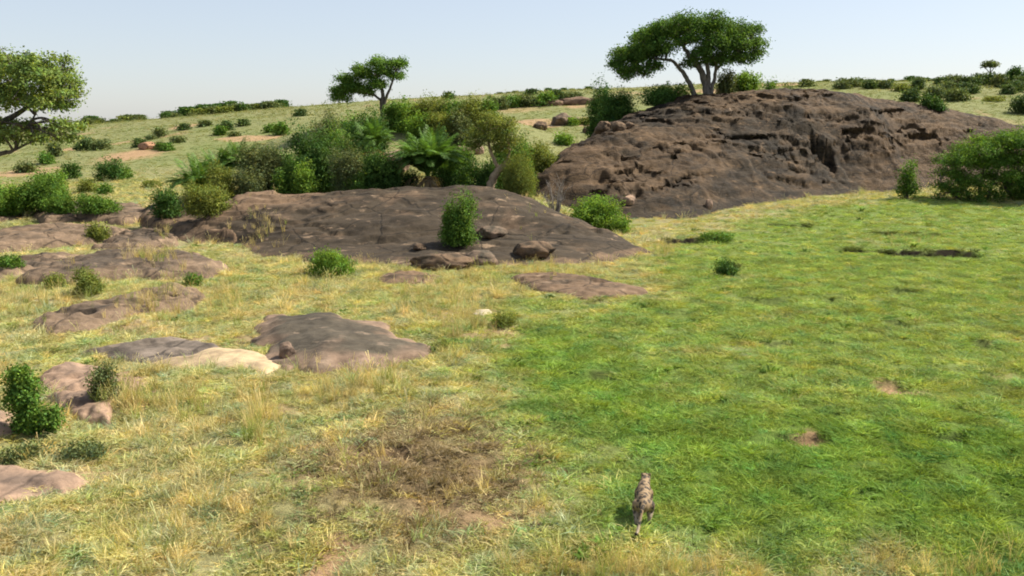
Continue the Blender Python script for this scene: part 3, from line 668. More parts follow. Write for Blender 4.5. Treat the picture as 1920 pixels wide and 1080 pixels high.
def tree(name, base, trunks, lobes, mat, bark, label, d, leaf, clumps, spread, depth=.8, asp=.5, branch_r=.12, cat='tree', seed=1, sq=.75, var=.3, layers=2, crown_depth=5.0, group=None):
    """base pixel and distance; trunk polylines and lobes in photo pixels taken at the tree's own distance"""
    p = place(*base, d); k = mpp(p); r = np.random.default_rng(seed)
    o = link(name, None, None, p); tag(o, label, cat, group)
    def loc(px, py, off=0.0):
        q = at_d(px, py, p[1]); return np.array([q[0] - p[0], off, q[2] - p[2]])
    mb = MB(); ends = []
    for i, (pts, r0, r1) in enumerate(trunks):
        off = 0 if i == 0 else r.uniform(-.5, .5) * crown_depth * .2
        P = np.array([loc(a, b_, 0) for a, b_ in pts]); P[:, 1] += np.linspace(0, off, len(P))
        if pts[0][1] >= base[1] - 4: P[0, 2] -= .4
        Q = curve_pts(P, 6); Q = Q + r.normal(0, r0 * k * .12, Q.shape)
        if i == 0: tm = MB(); tm.tube(Q, np.linspace(r0 * 1.1, r1, len(Q)) * k, 11); tr = tm.build('trunk', B[bark], o)
        else: lm_ = MB(); lm_.tube(Q, np.linspace(r0, r1, len(Q)) * k, 9); lm_.build('limb', B[bark], tr)
        ends += [Q[j] for j in range(len(Q) // 2, len(Q))]
    lob = []
    cx = np.mean([l[0] for l in lobes]); half = max(abs(l[0] - cx) for l in lobes) + 1
    for (lx, ly, lr) in lobes:
        dd = crown_depth * math.sqrt(max(.05, 1 - ((lx - cx) / half) ** 2))
        for j in range(layers):
            off = 0 if layers == 1 else (j / (layers - 1) * 2 - 1) * dd * r.uniform(.45, .8)
            q = loc(lx + r.uniform(-.2, .2) * lr, ly + r.uniform(-.15, .15) * lr, off); lob.append((q[0], q[1], q[2], lr * k * r.uniform(.85, 1.05), sq))
    E = np.array(ends)
    for l in lob:
        c = np.array(l[:3]); j = np.argmin(np.linalg.norm(E - c, axis=1) + .6 * np.clip(E[:, 2] - c[2], 0, 9)); s = E[j]
        m = (s + c) / 2 + np.array([0, 0, .15 * np.linalg.norm(c - s)]) + r.normal(0, .06, 3) * np.linalg.norm(c - s)
        P = curve_pts([s, m, c], 5); mb.tube(P, np.linspace(branch_r, branch_r * .3, len(P)), 6)
        for _ in range(3):
            e2 = c + r.normal(size=3) * l[3] * .6; P = curve_pts([m, (m + e2) / 2 + r.normal(size=3) * .1 * l[3], e2], 3); mb.tube(P, np.linspace(branch_r * .5, branch_r * .15, len(P)), 5)
    C, Nr, Ls, Ws, T = spray(lob, clumps, spread, leaf, asp, shell=.5, var=var, up=.5, stray=.2)
    cr = link('crown', leaf_mesh('crown', C, Nr, Ls, Ws, T, L[mat]), o)
    mb.build('branches', B[bark], cr)
    return o

tree('tree', (1325, 170), [([(1326, 172), (1318, 140), (1300, 112), (1282, 88), (1272, 68)], 6.5, 2), ([(1303, 172), (1290, 150), (1276, 130), (1262, 115), (1235, 110), (1205, 108)], 5, 1.6),
                           ([(1332, 172), (1340, 140), (1346, 112), (1362, 80)], 4, 1.5), ([(1328, 165), (1328, 130), (1322, 100), (1330, 70)], 5, 2), ([(1344, 130), (1360, 112), (1384, 96), (1402, 80)], 2.6, 1.2)],
     [(1292 + (lx_ - 1292) * 1.03, ly_ * .95 + 13, lr_ * 1.0) for lx_, ly_, lr_ in [(1190, 102, 27), (1168, 96, 16), (1222, 88, 28), (1205, 66, 20), (1245, 52, 26), (1288, 46, 26), (1338, 46, 27), (1384, 54, 25), (1406, 76, 20), (1372, 82, 24), (1332, 80, 24), (1284, 70, 18), (1196, 126, 15), (1228, 118, 13), (1160, 116, 13),
      (1418, 92, 11), (1328, 32, 18), (1264, 36, 16), (1302, 98, 12), (1226, 50, 15), (1408, 50, 14), (1348, 100, 14), (1390, 98, 10), (1252, 84, 14), (1180, 138, 9), (1215, 132, 9), (1172, 128, 12), (1318, 92, 14), (1290, 112, 9), (1342, 112, 13), (1372, 104, 14), (1400, 106, 11), (1312, 110, 10), (1200, 92, 20), (1232, 66, 18)]],
     'fig', 'palebark', 'large spreading flat topped tree on the rock hill crest', 97, .20, 9.5, .30, asp=.65, branch_r=.10, seed=5, crown_depth=5.0, layers=3)
tree('tree', (716, 214), [([(718, 214), (716, 195), (718, 178), (712, 160), (705, 145)], 4.5, 2), ([(718, 200), (726, 178), (735, 155), (742, 135)], 3.2, 1.4), ([(716, 190), (700, 178), (672, 172), (650, 172)], 2.6, 1.2)],
     [(lx_, ly_, lr_ * 1.15) for lx_, ly_, lr_ in [(638, 184, 15), (664, 168, 18), (652, 152, 15), (686, 142, 18), (708, 122, 16), (738, 122, 14), (742, 144, 12), (706, 162, 16), (648, 168, 14), (752, 118, 9), (722, 138, 15), (674, 132, 12), (690, 174, 12), (630, 170, 8)]],
     'mid', 'bark', 'smaller leaning tree on the skyline above the palm thicket', 128, .26, 8.0, .32, asp=.5, branch_r=.08, seed=6, crown_depth=2.6)
tree('tree', (-95, 440), [([(-95, 445), (-85, 380), (-70, 310), (-50, 250), (-30, 190)], 16, 7), ([(-75, 330), (-30, 300), (0, 288), (24, 281)], 7, 3), ([(-60, 270), (0, 230), (50, 200), (90, 180)], 7, 2.5), ([(-50, 240), (10, 180), (60, 150)], 6, 2), ([(20, 260), (50, 240), (70, 215)], 3, 1.5)],
     [(lx_, ly_, lr_ * .9) for lx_, ly_, lr_ in [(18, 142, 34), (70, 132, 30), (108, 152, 25), (38, 192, 30), (98, 200, 24), (122, 238, 17), (62, 250, 18), (8, 240, 26), (-45, 120, 45), (-75, 190, 50), (-35, 255, 30), (92, 112, 15), (26, 112, 16), (124, 176, 16), (80, 168, 22), (112, 262, 11), (-10, 170, 30), (86, 262, 11), (-120, 150, 50), (30, 262, 12)]],
     'pale', 'bark', 'tall light green tree cut by the left picture edge', 60, .165, 15.0, .24, asp=.75, branch_r=.09, seed=7, crown_depth=3.4, layers=3)
tree('tree', (1857, 162), [([(1857, 165), (1857, 150), (1857, 138), (1857, 128)], 1.6, 1.0), ([(1857, 138), (1850, 130), (1846, 124)], .9, .5), ([(1857, 136), (1863, 129), (1868, 124)], .9, .5)],
     [(1848, 122, 5), (1857, 120, 6), (1866, 122, 5), (1853, 121, 5), (1862, 120, 5)], 'far', 'bark', 'flat topped umbrella thorn tree far off on the right skyline', 255, .5, 3.0, .5, asp=.5, branch_r=.1, seed=8, sq=.4, crown_depth=1.2)
tree('tree', (1902, 166), [([(1902, 168), (1902, 150), (1902, 132)], 2, 1)], [(1902, 134, 7), (1898, 142, 9), (1907, 144, 9), (1896, 152, 10), (1909, 153, 10), (1902, 158, 11)],
     'dark', 'bark', 'tall dark conical tree at the right skyline edge', 250, .55, 3.2, .6, asp=.5, branch_r=.1, seed=9, crown_depth=1.6)

# ------------------------------------------------------------------ palms
def frond_mesh(Lf, droop, seed, mat, curl=.5, pairs=40):
    r = np.random.default_rng(seed); t = np.linspace(0, 1, 12)
    a0 = 1.15; ang = a0 - droop * t ** 1.3                 # elevation along the rib
    seg = Lf / 11; x = np.concatenate([[0], np.cumsum(np.cos(ang[:-1]) * seg)]); z = np.concatenate([[0], np.cumsum(np.sin(ang[:-1]) * seg)])
    R = np.stack([x, 0 * x, z], 1); V = []; F = []
    w = Lf * .011 * (1 - .8 * t)
    for i in range(11):                                    # rib
        n = len(V); V += [R[i] + [0, -w[i], 0], R[i] + [0, w[i], 0], R[i + 1] + [0, w[i + 1], 0], R[i + 1] + [0, -w[i + 1], 0]]; F.append([n, n + 1, n + 2, n + 3])
    for s in (-1, 1):
        for tt in np.linspace(.12, .99, pairs):
            i = tt * 11; j = min(int(i), 10); c = R[j] + (R[j + 1] - R[j]) * (i - j); dirv = R[min(j + 1, 11)] - R[j]; dirv /= np.linalg.norm(dirv)
            ln = Lf * .22 * math.sin(math.pi * (.12 + .86 * tt)) ** .6 * r.uniform(.85, 1.1)
            up = np.cross(dirv, [0, 1, 0]) * -1
            dd = dirv * .75 + np.array([0, s, 0]) * .8 + up * r.uniform(.05, .4); dd /= np.linalg.norm(dd)
            tip = c + dd * ln + np.array([0, 0, -ln * .16 * curl]); mid = c + dd * ln * .5; sd = np.cross(dd, up); sd /= np.linalg.norm(sd) + 1e-9; hw = Lf * .009
            n = len(V); V += [c, mid + sd * hw, tip, mid - sd * hw]; F.append([n, n + 1, n + 2, n + 3])
    k = np.repeat(tints(len(F), .22, .2), 4, 0)
    return mesh_np('frond', np.array(V), np.array(F), [mat], {'tint': ('FLOAT_COLOR', np.concatenate([k, np.ones((len(k), 1))], 1))})
FR = [frond_mesh(1.0, dr, i, L['palm']) for i, dr in enumerate([.5, .95, 1.35, 1.75, 2.2])]
DF = [frond_mesh(1.0, 2.6, 11, L['deadpalm'], 1.0, 16), frond_mesh(1.0, 2.1, 12, L['deadpalm'], 1.0, 14)]
def palm(px, top, base, wpx, label, d, n=42, dead=12, trunk=.3, roots=0, seed=0):
    p = place(px, base, d); k = mpp(p); H = at_d(px, top, p[1])[2] - p[2]; r = np.random.default_rng(seed + 50)
    o = link('palm', None, None, p); tag(o, label, 'palm', 'wild palms in the thicket')
    th = trunk * H; mb = MB(); P = curve_pts([(0, 0, -.3), (.05, 0, th * .5), (.0, 0, th)], 4); mb.tube(P, np.linspace(.2, .26, len(P)), 9); mb.build('trunk', B['root'], o)
    Lf = max((H - th) * 1.08, wpx * k * .66)
    n = int(n * 1.45)
    for i in range(n):
        q = i / n; j = int(np.clip(q ** .75 * 5 + r.uniform(-.6, .6), 0, 4))
        f = link('frond', FR[j], o, (0, 0, th + .05)); s = Lf * r.uniform(.8, 1.08)
        f.scale = (s, s, s); f.rotation_euler = (r.uniform(-.2, .2), r.uniform(-.25, .2) + (.0 if j else -.25), i * 2.399 + r.uniform(-.3, .3))
    for i in range(dead):
        f = link('dead_frond', DF[i % 2], o, (0, 0, th)); s = Lf * r.uniform(.6, .85); f.scale = (s, s, s); f.rotation_euler = (r.uniform(-.2, .2), r.uniform(.75, 1.25), i * 2.399 + r.uniform(-.3, .3))
    for i in range(roots):
        a = -math.pi / 2 + (i / max(1, roots - 1) - .5) * 2.6; rb = MB(); e = np.array([math.cos(a) * 1.3, math.sin(a) * 1.0, -.05])
        P = curve_pts([(0, 0, th + .1), e * .45 + np.array([0, 0, th * .75]), e], 4); rb.tube(P, np.linspace(.05, .035, len(P)), 5); rb.build('dead_stalk', B['root'], o)
    return o
palm(372, 292, 352, 74, 'leftmost palm of the thicket, low and rounded', 66, 38, 4, .15, seed=1)
palm(412, 278, 352, 70, 'second palm from the left, behind the olive bush', 69, 38, 4, .3, seed=2)
palm(452, 266, 352, 70, 'third palm from the left with upright spiky fronds', 69, 38, 4, .35, seed=3)
palm(700, 224, 335, 84, 'palm with a brown skirt of dead fronds left of the pinkish boulders', 70, 40, 22, .55, seed=4)
palm(802, 240, 347, 116, 'large fan crowned palm with pale dead stalks at its foot', 65, 64, 22, .30, 11, seed=5)
palm(712, 300, 348, 40, 'small palm with pale bare stalks left of the large palm', 64, 16, 8, .3, 6, seed=6)

# ------------------------------------------------------------------ bushes near and in the thicket
bush(415, 304, 362, 62, 'olive', 'yellowish olive bush in front of the left palms', 64)
bush(385, 342, 406, 88, 'olive', 'rounded olive green bush right of the small dark bush')
bush(312, 353, 409, 54, 'dark', 'compact dark grey green bush standing alone by the left palms')
bush(496, 264, 358, 92, 'grey', 'large greyish green bush left of the dark leafy tree bush', 66)
bush(468, 316, 357, 50, 'grey', 'small dull green bush at the foot of the large greyish bush', 64)
bush(590, 230, 358, 100, 'dark', 'tallest dark green leafy bush in the thicket', 66, dens=1.2)
bush(552, 288, 357, 46, 'dark', 'dark low bush at the left foot of the tallest bush', 64)
bush(627, 232, 330, 66, 'mid', 'mid green bush right of the tallest dark bush', 69)
bush(620, 205, 300, 64, 'grey', 'dull grey green bush rising behind the tallest dark bush', 76)
bush(655, 272, 352, 62, 'grey', 'greyish twiggy bush left of the skirted palm', 64)
bush(640, 250, 300, 60, 'dark', 'dark bush behind the twiggy one left of the skirted palm', 71)
bush(572, 300, 338, 40, 'bright', 'yellow green broad leaved shrub in front of the tallest dark bush', 63)
bush(672, 205, 262, 70, 'dark', 'dark bush under the skyline tree', 100)
bush(716, 277, 340, 62, 'dark', 'dark round bush between the two large palms', 63.5)
bush(735, 306, 352, 36, 'dark', 'dark undergrowth left of the large palm', 64)
bush(670, 322, 354, 56, 'mid', 'low green undergrowth along the slab top', 63.5)
bush(862, 268, 350, 56, 'mid', 'mid green bush right of the large palm', 68)
bush(904, 290, 352, 72, 'dark', 'dark bush beside the leaning pale trunk', 65)
bush(960, 252, 320, 80, 'mid', 'green bush right of the leaning trunk tree', 74)
bush(975, 283, 362, 72, 'wispy', 'wispy upright yellow green bush at the slab right shoulder', 63)
bush(1012, 262, 320, 66, 'olive', 'light green bush tucked against the rock hill left end', 76)
bush(1058, 250, 272, 34, 'bright', 'small bright bush on the rock hill left shoulder')
bush(762, 318, 352, 40, 'dark', 'low dark shrub tight against the large palm trunk, left side', 65)
bush(845, 310, 352, 44, 'dark', 'dark undergrowth at the right foot of the large palm', 65)
bush(690, 276, 352, 60, 'dark', 'dark bush left below the skirted palm', 66)
bush(945, 300, 354, 60, 'dark', 'dark bush right behind the leaning pale trunk', 66)
bush(525, 280, 357, 64, 'mid', 'mid green bush between the greyish bush and the tallest bush', 68)
bush(832, 276, 350, 60, 'dark', 'dark bush behind the right side of the large palm', 70)
bush(530, 318, 358, 44, 'mid', 'green undergrowth left of the tallest dark bush', 63.5)
bush(1116, 368, 436, 102, 'bright', 'bright green bush in the gully below the rock hill', 61)
bush(1160, 402, 440, 44, 'bright', 'small yellow green shrub right of the gully bush', 60)
bush(620, 466, 521, 90, 'bright', 'bright green rounded shrub at the front edge of the long slab')
bush(858, 362, 463, 64, 'mid', 'lone upright green shrub growing on the long slab', dens=1.3)
bush(1702, 297, 374, 34, 'mid', 'slim leafy sapling in front of the rock hill, left of the large right bush', dens=.6)
tree('bush', (1835, 388), [([(1835, 390), (1838, 350), (1845, 310)], 3, 1.2), ([(1830, 390), (1805, 345), (1790, 310)], 2.6, 1), ([(1840, 390), (1862, 345), (1878, 300)], 2.6, 1), ([(1826, 390), (1785, 360), (1765, 340)], 2, 1)],
     [(lx_ + 22, ly_ + 4, lr_) for lx_, ly_, lr_ in [(1772, 300, 20), (1800, 282, 22), (1838, 268, 22), (1876, 264, 22), (1856, 296, 22), (1818, 308, 22), (1780, 332, 18), (1756, 322, 12), (1848, 330, 18), (1888, 300, 20), (1808, 345, 14), (1875, 345, 16), (1765, 355, 14), (1745, 345, 10), (1790, 366, 12), (1835, 362, 14), (1880, 366, 14), (1738, 365, 8), (1750, 300, 10)]],
     'mid', 'bark', 'large spreading bush with dark shaded underside right of the sapling', 80, .17, 13, .24, asp=.55, branch_r=.04, seed=14, crown_depth=3.0, layers=3, sq=1.1, cat='bush')
tree('bush', (1940, 388), [([(1940, 390), (1942, 350), (1945, 310)], 3, 1.2), ([(1936, 390), (1915, 345), (1905, 310)], 2.6, 1), ([(1944, 390), (1975, 345), (1990, 300)], 2.6, 1)],
     [(1908, 268, 22), (1945, 260, 24), (1988, 272, 24), (1930, 302, 22), (1972, 312, 22), (2024, 300, 24), (1915, 335, 18), (1955, 345, 18), (2010, 340, 20), (1920, 366, 14), (1965, 368, 15), (2000, 370, 14)],
     'mid', 'bark', 'large spreading bush cut by the right picture edge', 80, .17, 13, .24, asp=.55, branch_r=.04, seed=15, crown_depth=3.0, layers=3, sq=1.1, cat='bush')
bush(1130, 146, 205, 58, 'dark', 'taller dark bush behind, left of the spreading tree', 104)
bush(1156, 160, 236, 72, 'dark', 'dark green upright bush in front, left of the spreading tree', 93)
bush(1238, 160, 215, 66, 'dark', 'dark bush on the rock hill slope left of the spreading tree', 93)
bush(1262, 152, 200, 62, 'bright', 'brighter bush directly left of the spreading tree trunk', 96)
bush(1400, 132, 166, 56, 'bright', 'light green bush right of the spreading tree trunk', 100)
bush(1362, 128, 166, 34, 'grey', 'grey green shrub against the spreading tree trunk', 99)
bush(1448, 144, 162, 24, 'mid', 'small bush right of the light green hilltop bush', 112)
bush(1486, 142, 164, 44, 'far', 'dull round bush behind the rock hill top', 118)
bush(70, 322, 398, 96, 'mid', 'largest leafy bush of the left edge cluster')
bush(20, 340, 404, 80, 'bright', 'bright bush at the left picture edge below the tall tree')
bush(95, 322, 372, 50, 'bright', 'yellow green bush behind the left edge cluster')
bush(112, 360, 400, 50, 'mid', 'low bush right of the left edge cluster')
bush(178, 364, 400, 76, 'mid', 'low leafy bush at the back edge of the low brown slab')
bush(-40, 330, 408, 90, 'mid', 'bush mostly outside the left picture edge')
bush(164, 500, 554, 46, 'olive', 'tall weedy green shrub on the broad brown left slab front')
bush(362, 514, 538, 34, 'mid', 'small green shrub at the right end of the broad brown slab')
bush(182, 420, 452, 40, 'olive', 'small olive shrub among the mid distance left slabs')
bush(100, 514, 542, 36, 'olive', 'low green shrub left of the tall weedy shrub')
bush(15, 480, 502, 50, 'mid', 'low dark shrub at the left picture edge beside the broad slab')
bush(194, 680, 748, 44, 'grey', 'dull green twiggy shrub behind the lower pinkish slab')
bush(150, 834, 864, 84, 'grey', 'low spreading grey green shrub near the bottom left')
bush(40, 834, 868, 70, 'grey', 'low weedy shrub below the near left sapling')
bush(1362, 486, 516, 40, 'dark', 'small dark tuft bush in a meadow hollow right of the slab end')
bush(945, 588, 612, 48, 'olive', 'small green bush beside the cream stone')
bush(1345, 438, 456, 64, 'mid', 'dark leafy clump on the grassy bank below the rock hill')
bush(828, 636, 660, 34, 'olive', 'small green clump right of the dark dome rock')
# the sapling at the left, leaning, with its clumped foliage
lob = []
p = place(70, 812); k = mpp(p)
for lx, ly, lr in [(35, 705, 16), (42, 728, 20), (30, 748, 16), (55, 745, 14), (48, 770, 18), (66, 778, 12), (92, 780, 16), (80, 800, 13), (102, 792, 10), (60, 800, 14), (40, 795, 12)]:
    q = at_d(lx, ly, p[1]); lob.append((q[0] - p[0], random.Random(lx).uniform(-.2, .2), q[2] - p[2], lr * k, .9))
fo, st = make_bush(100 * k, 125 * k, 26, 'mid', 77, lobes=lob, dens=1.3)
o = link('sapling', None, None, p); link('foliage', fo, o); link('stem', st, o); tag(o, 'leaning leafy green sapling at the near left edge', 'sapling')
# leaning pale trunk tree
tree('tree', (918, 352), [([(916, 354), (924, 336), (936, 318), (956, 302)], 8, 6), ([(936, 318), (922, 290), (915, 262)], 4, 2), ([(950, 306), (955, 280), (948, 250)], 3, 1.5)],
     [(925, 232, 22), (900, 252, 20), (950, 250, 22), (925, 262, 24), (965, 268, 15), (890, 272, 15), (940, 280, 16), (912, 222, 12), (955, 232, 12)], 'olive', 'tanbark', 'olive crowned tree with a short leaning pale trunk', 64, .13, 22, .22, asp=.5, branch_r=.05, seed=12, crown_depth=1.2)
# dead twiggy shrub
p = place(1042, 385, 61.5); mb = MB(); r = np.random.default_rng(5)
o = link('dead_shrub', None, None, p); tag(o, 'leafless grey twiggy shrub in the gully at the rock hill foot', 'dead shrub')
for i in range(26):
    a = r.uniform(0, 6.28); s = r.uniform(.25, 1.1); hh = r.uniform(1.4, 2.9)
    e = np.array([math.cos(a) * s, math.sin(a) * s, hh]); m = e * .5 + np.array([0, 0, .25]) + r.normal(0, .08, 3)
    P = curve_pts([(r.normal(0, .06), r.normal(0, .06), -.2), m, e], 4); mb.tube(P, np.linspace(.035, .008, len(P)), 4)
    for _ in range(4):
        s0 = P[r.integers(3, len(P) - 1)]; e2 = s0 + r.normal(0, .3, 3) + np.array([0, 0, .3]); mb.tube([s0, (s0 + e2) / 2 + r.normal(0, .04, 3), e2], [.014, .01, .005], 4)
mb.build('twigs', bark_mat('dead_wood', (.12, .105, .09), (.26, .23, .2)), o)

# ------------------------------------------------------------------ far bushes
for px, top, base, w, kd, lb in [
    (760, 184, 232, 66, 'bright', 'bright bush right of the skyline tree on the rocky rise'), (804, 178, 230, 70, 'olive', 'olive bush on the rocky rise above the large palm'), (842, 184, 226, 56, 'mid', 'green bush in the middle of the rocky rise'),
    (884, 180, 228, 54, 'olive', 'olive bush at the right of the rocky rise'), (916, 182, 222, 34, 'mid', 'upright green bush at the right end of the rocky rise'), (736, 190, 226, 40, 'mid', 'small green bush at the skyline tree foot'), (700, 205, 240, 50, 'dark', 'dark bush left below the skyline tree'),
    (780, 205, 238, 50, 'bright', 'lower bright bush on the rocky rise front'), (820, 206, 240, 54, 'olive', 'lower olive bush on the rocky rise front'), (862, 205, 236, 44, 'grey', 'greyish bush on the rocky rise front'), (650, 215, 255, 60, 'mid', 'green bush at the left flank of the rocky rise')]:
    bush(px, top, base, w, kd, lb, 122 if base < 233 else 114)
bush(841, 173, 186, 8, 'dark', 'tiny dark upright bush on the skyline above the rocky rise')
for px, top, base, w, kd, lb in [
    (990, 176, 200, 44, 'far', 'grey green bush left on the far brown ledge'), (962, 180, 202, 34, 'mid', 'green bush at the left end of the far brown ledge'), (1022, 174, 199, 36, 'mid', 'green bush above the middle of the far brown ledge'), (1046, 170, 188, 26, 'dark', 'dark small bush right on the far brown ledge'), (936, 183, 206, 30, 'far', 'dull bush between the rocky rise and the far ledge'),
    (1075, 174, 190, 30, 'far', 'dull low bush left of the tall dark bush by the tree'), (997, 168, 178, 12, 'dark', 'tiny skyline bush above the far brown ledge'), (1072, 222, 236, 14, 'bright', 'tiny bright shrub behind the larger meadow boulder'), (1098, 222, 234, 18, 'olive', 'tiny olive shrub right of the larger meadow boulder'),
    (1596, 147, 163, 54, 'far', 'wide low bush on the skyline right of the rock hill top'), (1580, 154, 167, 18, 'grey', 'pale spiky bush below the wide skyline bush'), (1631, 150, 167, 14, 'dark', 'narrow dark bush right of the wide skyline bush'), (1721, 147, 168, 16, 'dark', 'narrow upright dark bush on the right skyline'), (1706, 170, 191, 26, 'dark', 'dark bush just over the rock hill right slope, left one'), (1714, 164, 190, 12, 'dark', 'small upright bush joined to the dark slope bush'),
    (1746, 177, 204, 30, 'dark', 'larger dark bush just over the rock hill right slope'), (1761, 193, 209, 13, 'dark', 'small dark bush right of the larger slope bush'), (1756, 162, 184, 34, 'far', 'pale green bush behind the larger slope bush'), (1780, 154, 176, 30, 'far', 'dull green bush left in the right hand bush group'), (1797, 166, 190, 42, 'far', 'big dull bush in front of the right hand bush group'),
    (1817, 156, 176, 34, 'dark', 'dark bush right in the right hand bush group'), (1787, 142, 158, 28, 'far', 'pale bush on the skyline behind the right hand bush group'), (1822, 145, 160, 32, 'dark', 'dark skyline bush left of the umbrella tree'), (1838, 140, 160, 22, 'dark', 'dark skyline bush close left of the umbrella tree'), (1862, 138, 160, 18, 'dark', 'dark bush at the umbrella tree foot'),
    (1877, 139, 164, 28, 'far', 'pale round bush right of the umbrella tree'), (1906, 153, 173, 22, 'dark', 'dark bush below the conical tree'), (1892, 160, 177, 20, 'dark', 'small dark bush left below the conical tree'), (1922, 178, 214, 46, 'dark', 'dark rounded bush at the right picture edge in the yellow meadow'), (1925, 142, 165, 40, 'dark', 'dark bush at the right edge behind the conical tree'),
    (1512, 150, 163, 16, 'far', 'tiny dull bush right of the round bush behind the hilltop'), (1660, 152, 166, 24, 'far', 'dull low bush on the right skyline'), (1765, 146, 158, 12, 'dark', 'tiny dark skyline bush left of the pale one'), (1690, 158, 172, 22, 'olive', 'olive low bush above the rock hill right slope'), (1865, 182, 190, 30, 'olive', 'low olive scrub in the right hand yellow meadow'),
    (161, 259, 283, 20, 'dark', 'dark round bush left of a pair on the left hillside'), (188, 263, 282, 30, 'far', 'wider bush of the pair on the left hillside'), (262, 261, 276, 20, 'dark', 'dark bush behind the termite mound'), (299, 240, 257, 13, 'far', 'thin upright bush high on the left hillside'), (312, 270, 283, 20, 'mid', 'green bush right of the termite mound'), (300, 268, 281, 9, 'dark', 'tiny dark bush touching the green bush by the termite mound'),
    (333, 257, 268, 16, 'far', 'small dull bush right above the termite mound'), (345, 233, 244, 12, 'dark', 'tiny dark bush below the left skyline hedge'), (384, 227, 237, 14, 'far', 'tiny dull bush under the hedge row end'), (423, 227, 245, 18, 'dark', 'dark bush above its paler neighbour on the hillside'), (413, 238, 254, 16, 'mid', 'paler bush below its dark neighbour on the hillside'), (457, 225, 236, 9, 'dark', 'tiny dark bush right of the hillside bush couple'),
    (507, 233, 249, 17, 'mid', 'left and smaller of two green bushes above the palms'), (527, 228, 254, 22, 'mid', 'right and taller of two green bushes above the palms'), (563, 206, 218, 9, 'dark', 'tiny dark bush near the skyline left of the skyline tree'),
    (131, 306, 336, 30, 'dark', 'dark round bush above the left edge cluster'), (205, 298, 340, 48, 'dark', 'dark round topped bush on the lower left hillside'), (232, 312, 336, 26, 'mid', 'small bush attached to the right of the dark round topped bush'), (196, 344, 365, 23, 'mid', 'small green bush below the dark round topped bush'), (163, 337, 362, 32, 'olive', 'faint olive bush left of the small green bush'),
    (86, 286, 308, 22, 'mid', 'green bush under the tall left tree crown'), (101, 268, 294, 22, 'far', 'dull bush below the tall left tree crown edge'), (46, 304, 324, 34, 'far', 'low dull scrub on the left track'), (283, 255, 262, 12, 'far', 'tiny bush above the termite mound'), (150, 270, 280, 12, 'dark', 'tiny dark bush at the far left of the hillside'), (440, 248, 256, 8, 'far', 'tiny dull bush right below the hillside bush couple'), (283, 340, 352, 22, 'olive', 'low olive bush on the pale left meadow')]:
    bush(px, top, base, w, kd, lb)
r = np.random.default_rng(9)
HB = [make_bush(3.4, h_, 290, kd, 300 + i) for i, (h_, kd) in enumerate([(2.0, 'far'), (1.7, 'far'), (2.4, 'dark'), (1.5, 'olive')])]
ORD = 'leftmost second third fourth fifth sixth seventh eighth ninth tenth eleventh twelfth thirteenth fourteenth fifteenth sixteenth'.split()
def hedge(px0, px1, hpx, n, label, group):
    for i in range(n):
        px = px0 + (px1 - px0) * (i + .5) / n + r.uniform(-1, 1); py = np.interp(px, SKX, SKY)
        q = at_d(px, py, 292 + r.uniform(-6, 4)); z = tz(q[0], q[1]); fo, st = HB[r.integers(0, 4)]
        o = link('bush', None, None, (q[0], q[1], z - .05)); s = hpx * (292 / FPX) / 2.0 * r.uniform(.75, 1.15); o.scale = (s * 1.1, s, s); o.rotation_euler = (0, 0, r.uniform(0, 6.3))
        link('foliage', fo, o); link('stem', st, o)
        tag(o, (ORD[i] + ' ' if i < n - 1 else 'last ') + label + (', from left' if i < n - 1 else ' at right'), 'bush', group)
hedge(160, 190, 10, 4, 'bush in the small skyline clump right of the tall left tree', 'leftmost skyline clump'); hedge(232, 268, 11, 5, 'bush in the second clump along the left skyline', 'second skyline clump')
hedge(200, 225, 5, 3, 'tiny bush between the first two skyline clumps', 'tiny skyline bushes'); hedge(308, 334, 10, 4, 'bush in the third clump along the left skyline', 'third skyline clump')
hedge(345, 415, 13, 10, 'bush in the longer left row of the skyline hedge', 'left skyline hedge row'); hedge(420, 438, 14, 3, 'bush in the gap between the two skyline hedge rows', 'skyline gap clump'); hedge(445, 532, 12, 12, 'bush in the right row of the skyline hedge', 'right skyline hedge row')
hedge(1530, 1700, 5, 14, 'tiny bush on the open skyline right of the rock hill top', 'tiny right skyline bushes'); hedge(930, 1110, 5, 12, 'tiny bush on the skyline above the far brown ledge', 'tiny centre skyline bushes'); hedge(1700, 1930, 8, 16, 'small bush in the far right skyline scrub', 'right skyline scrub')

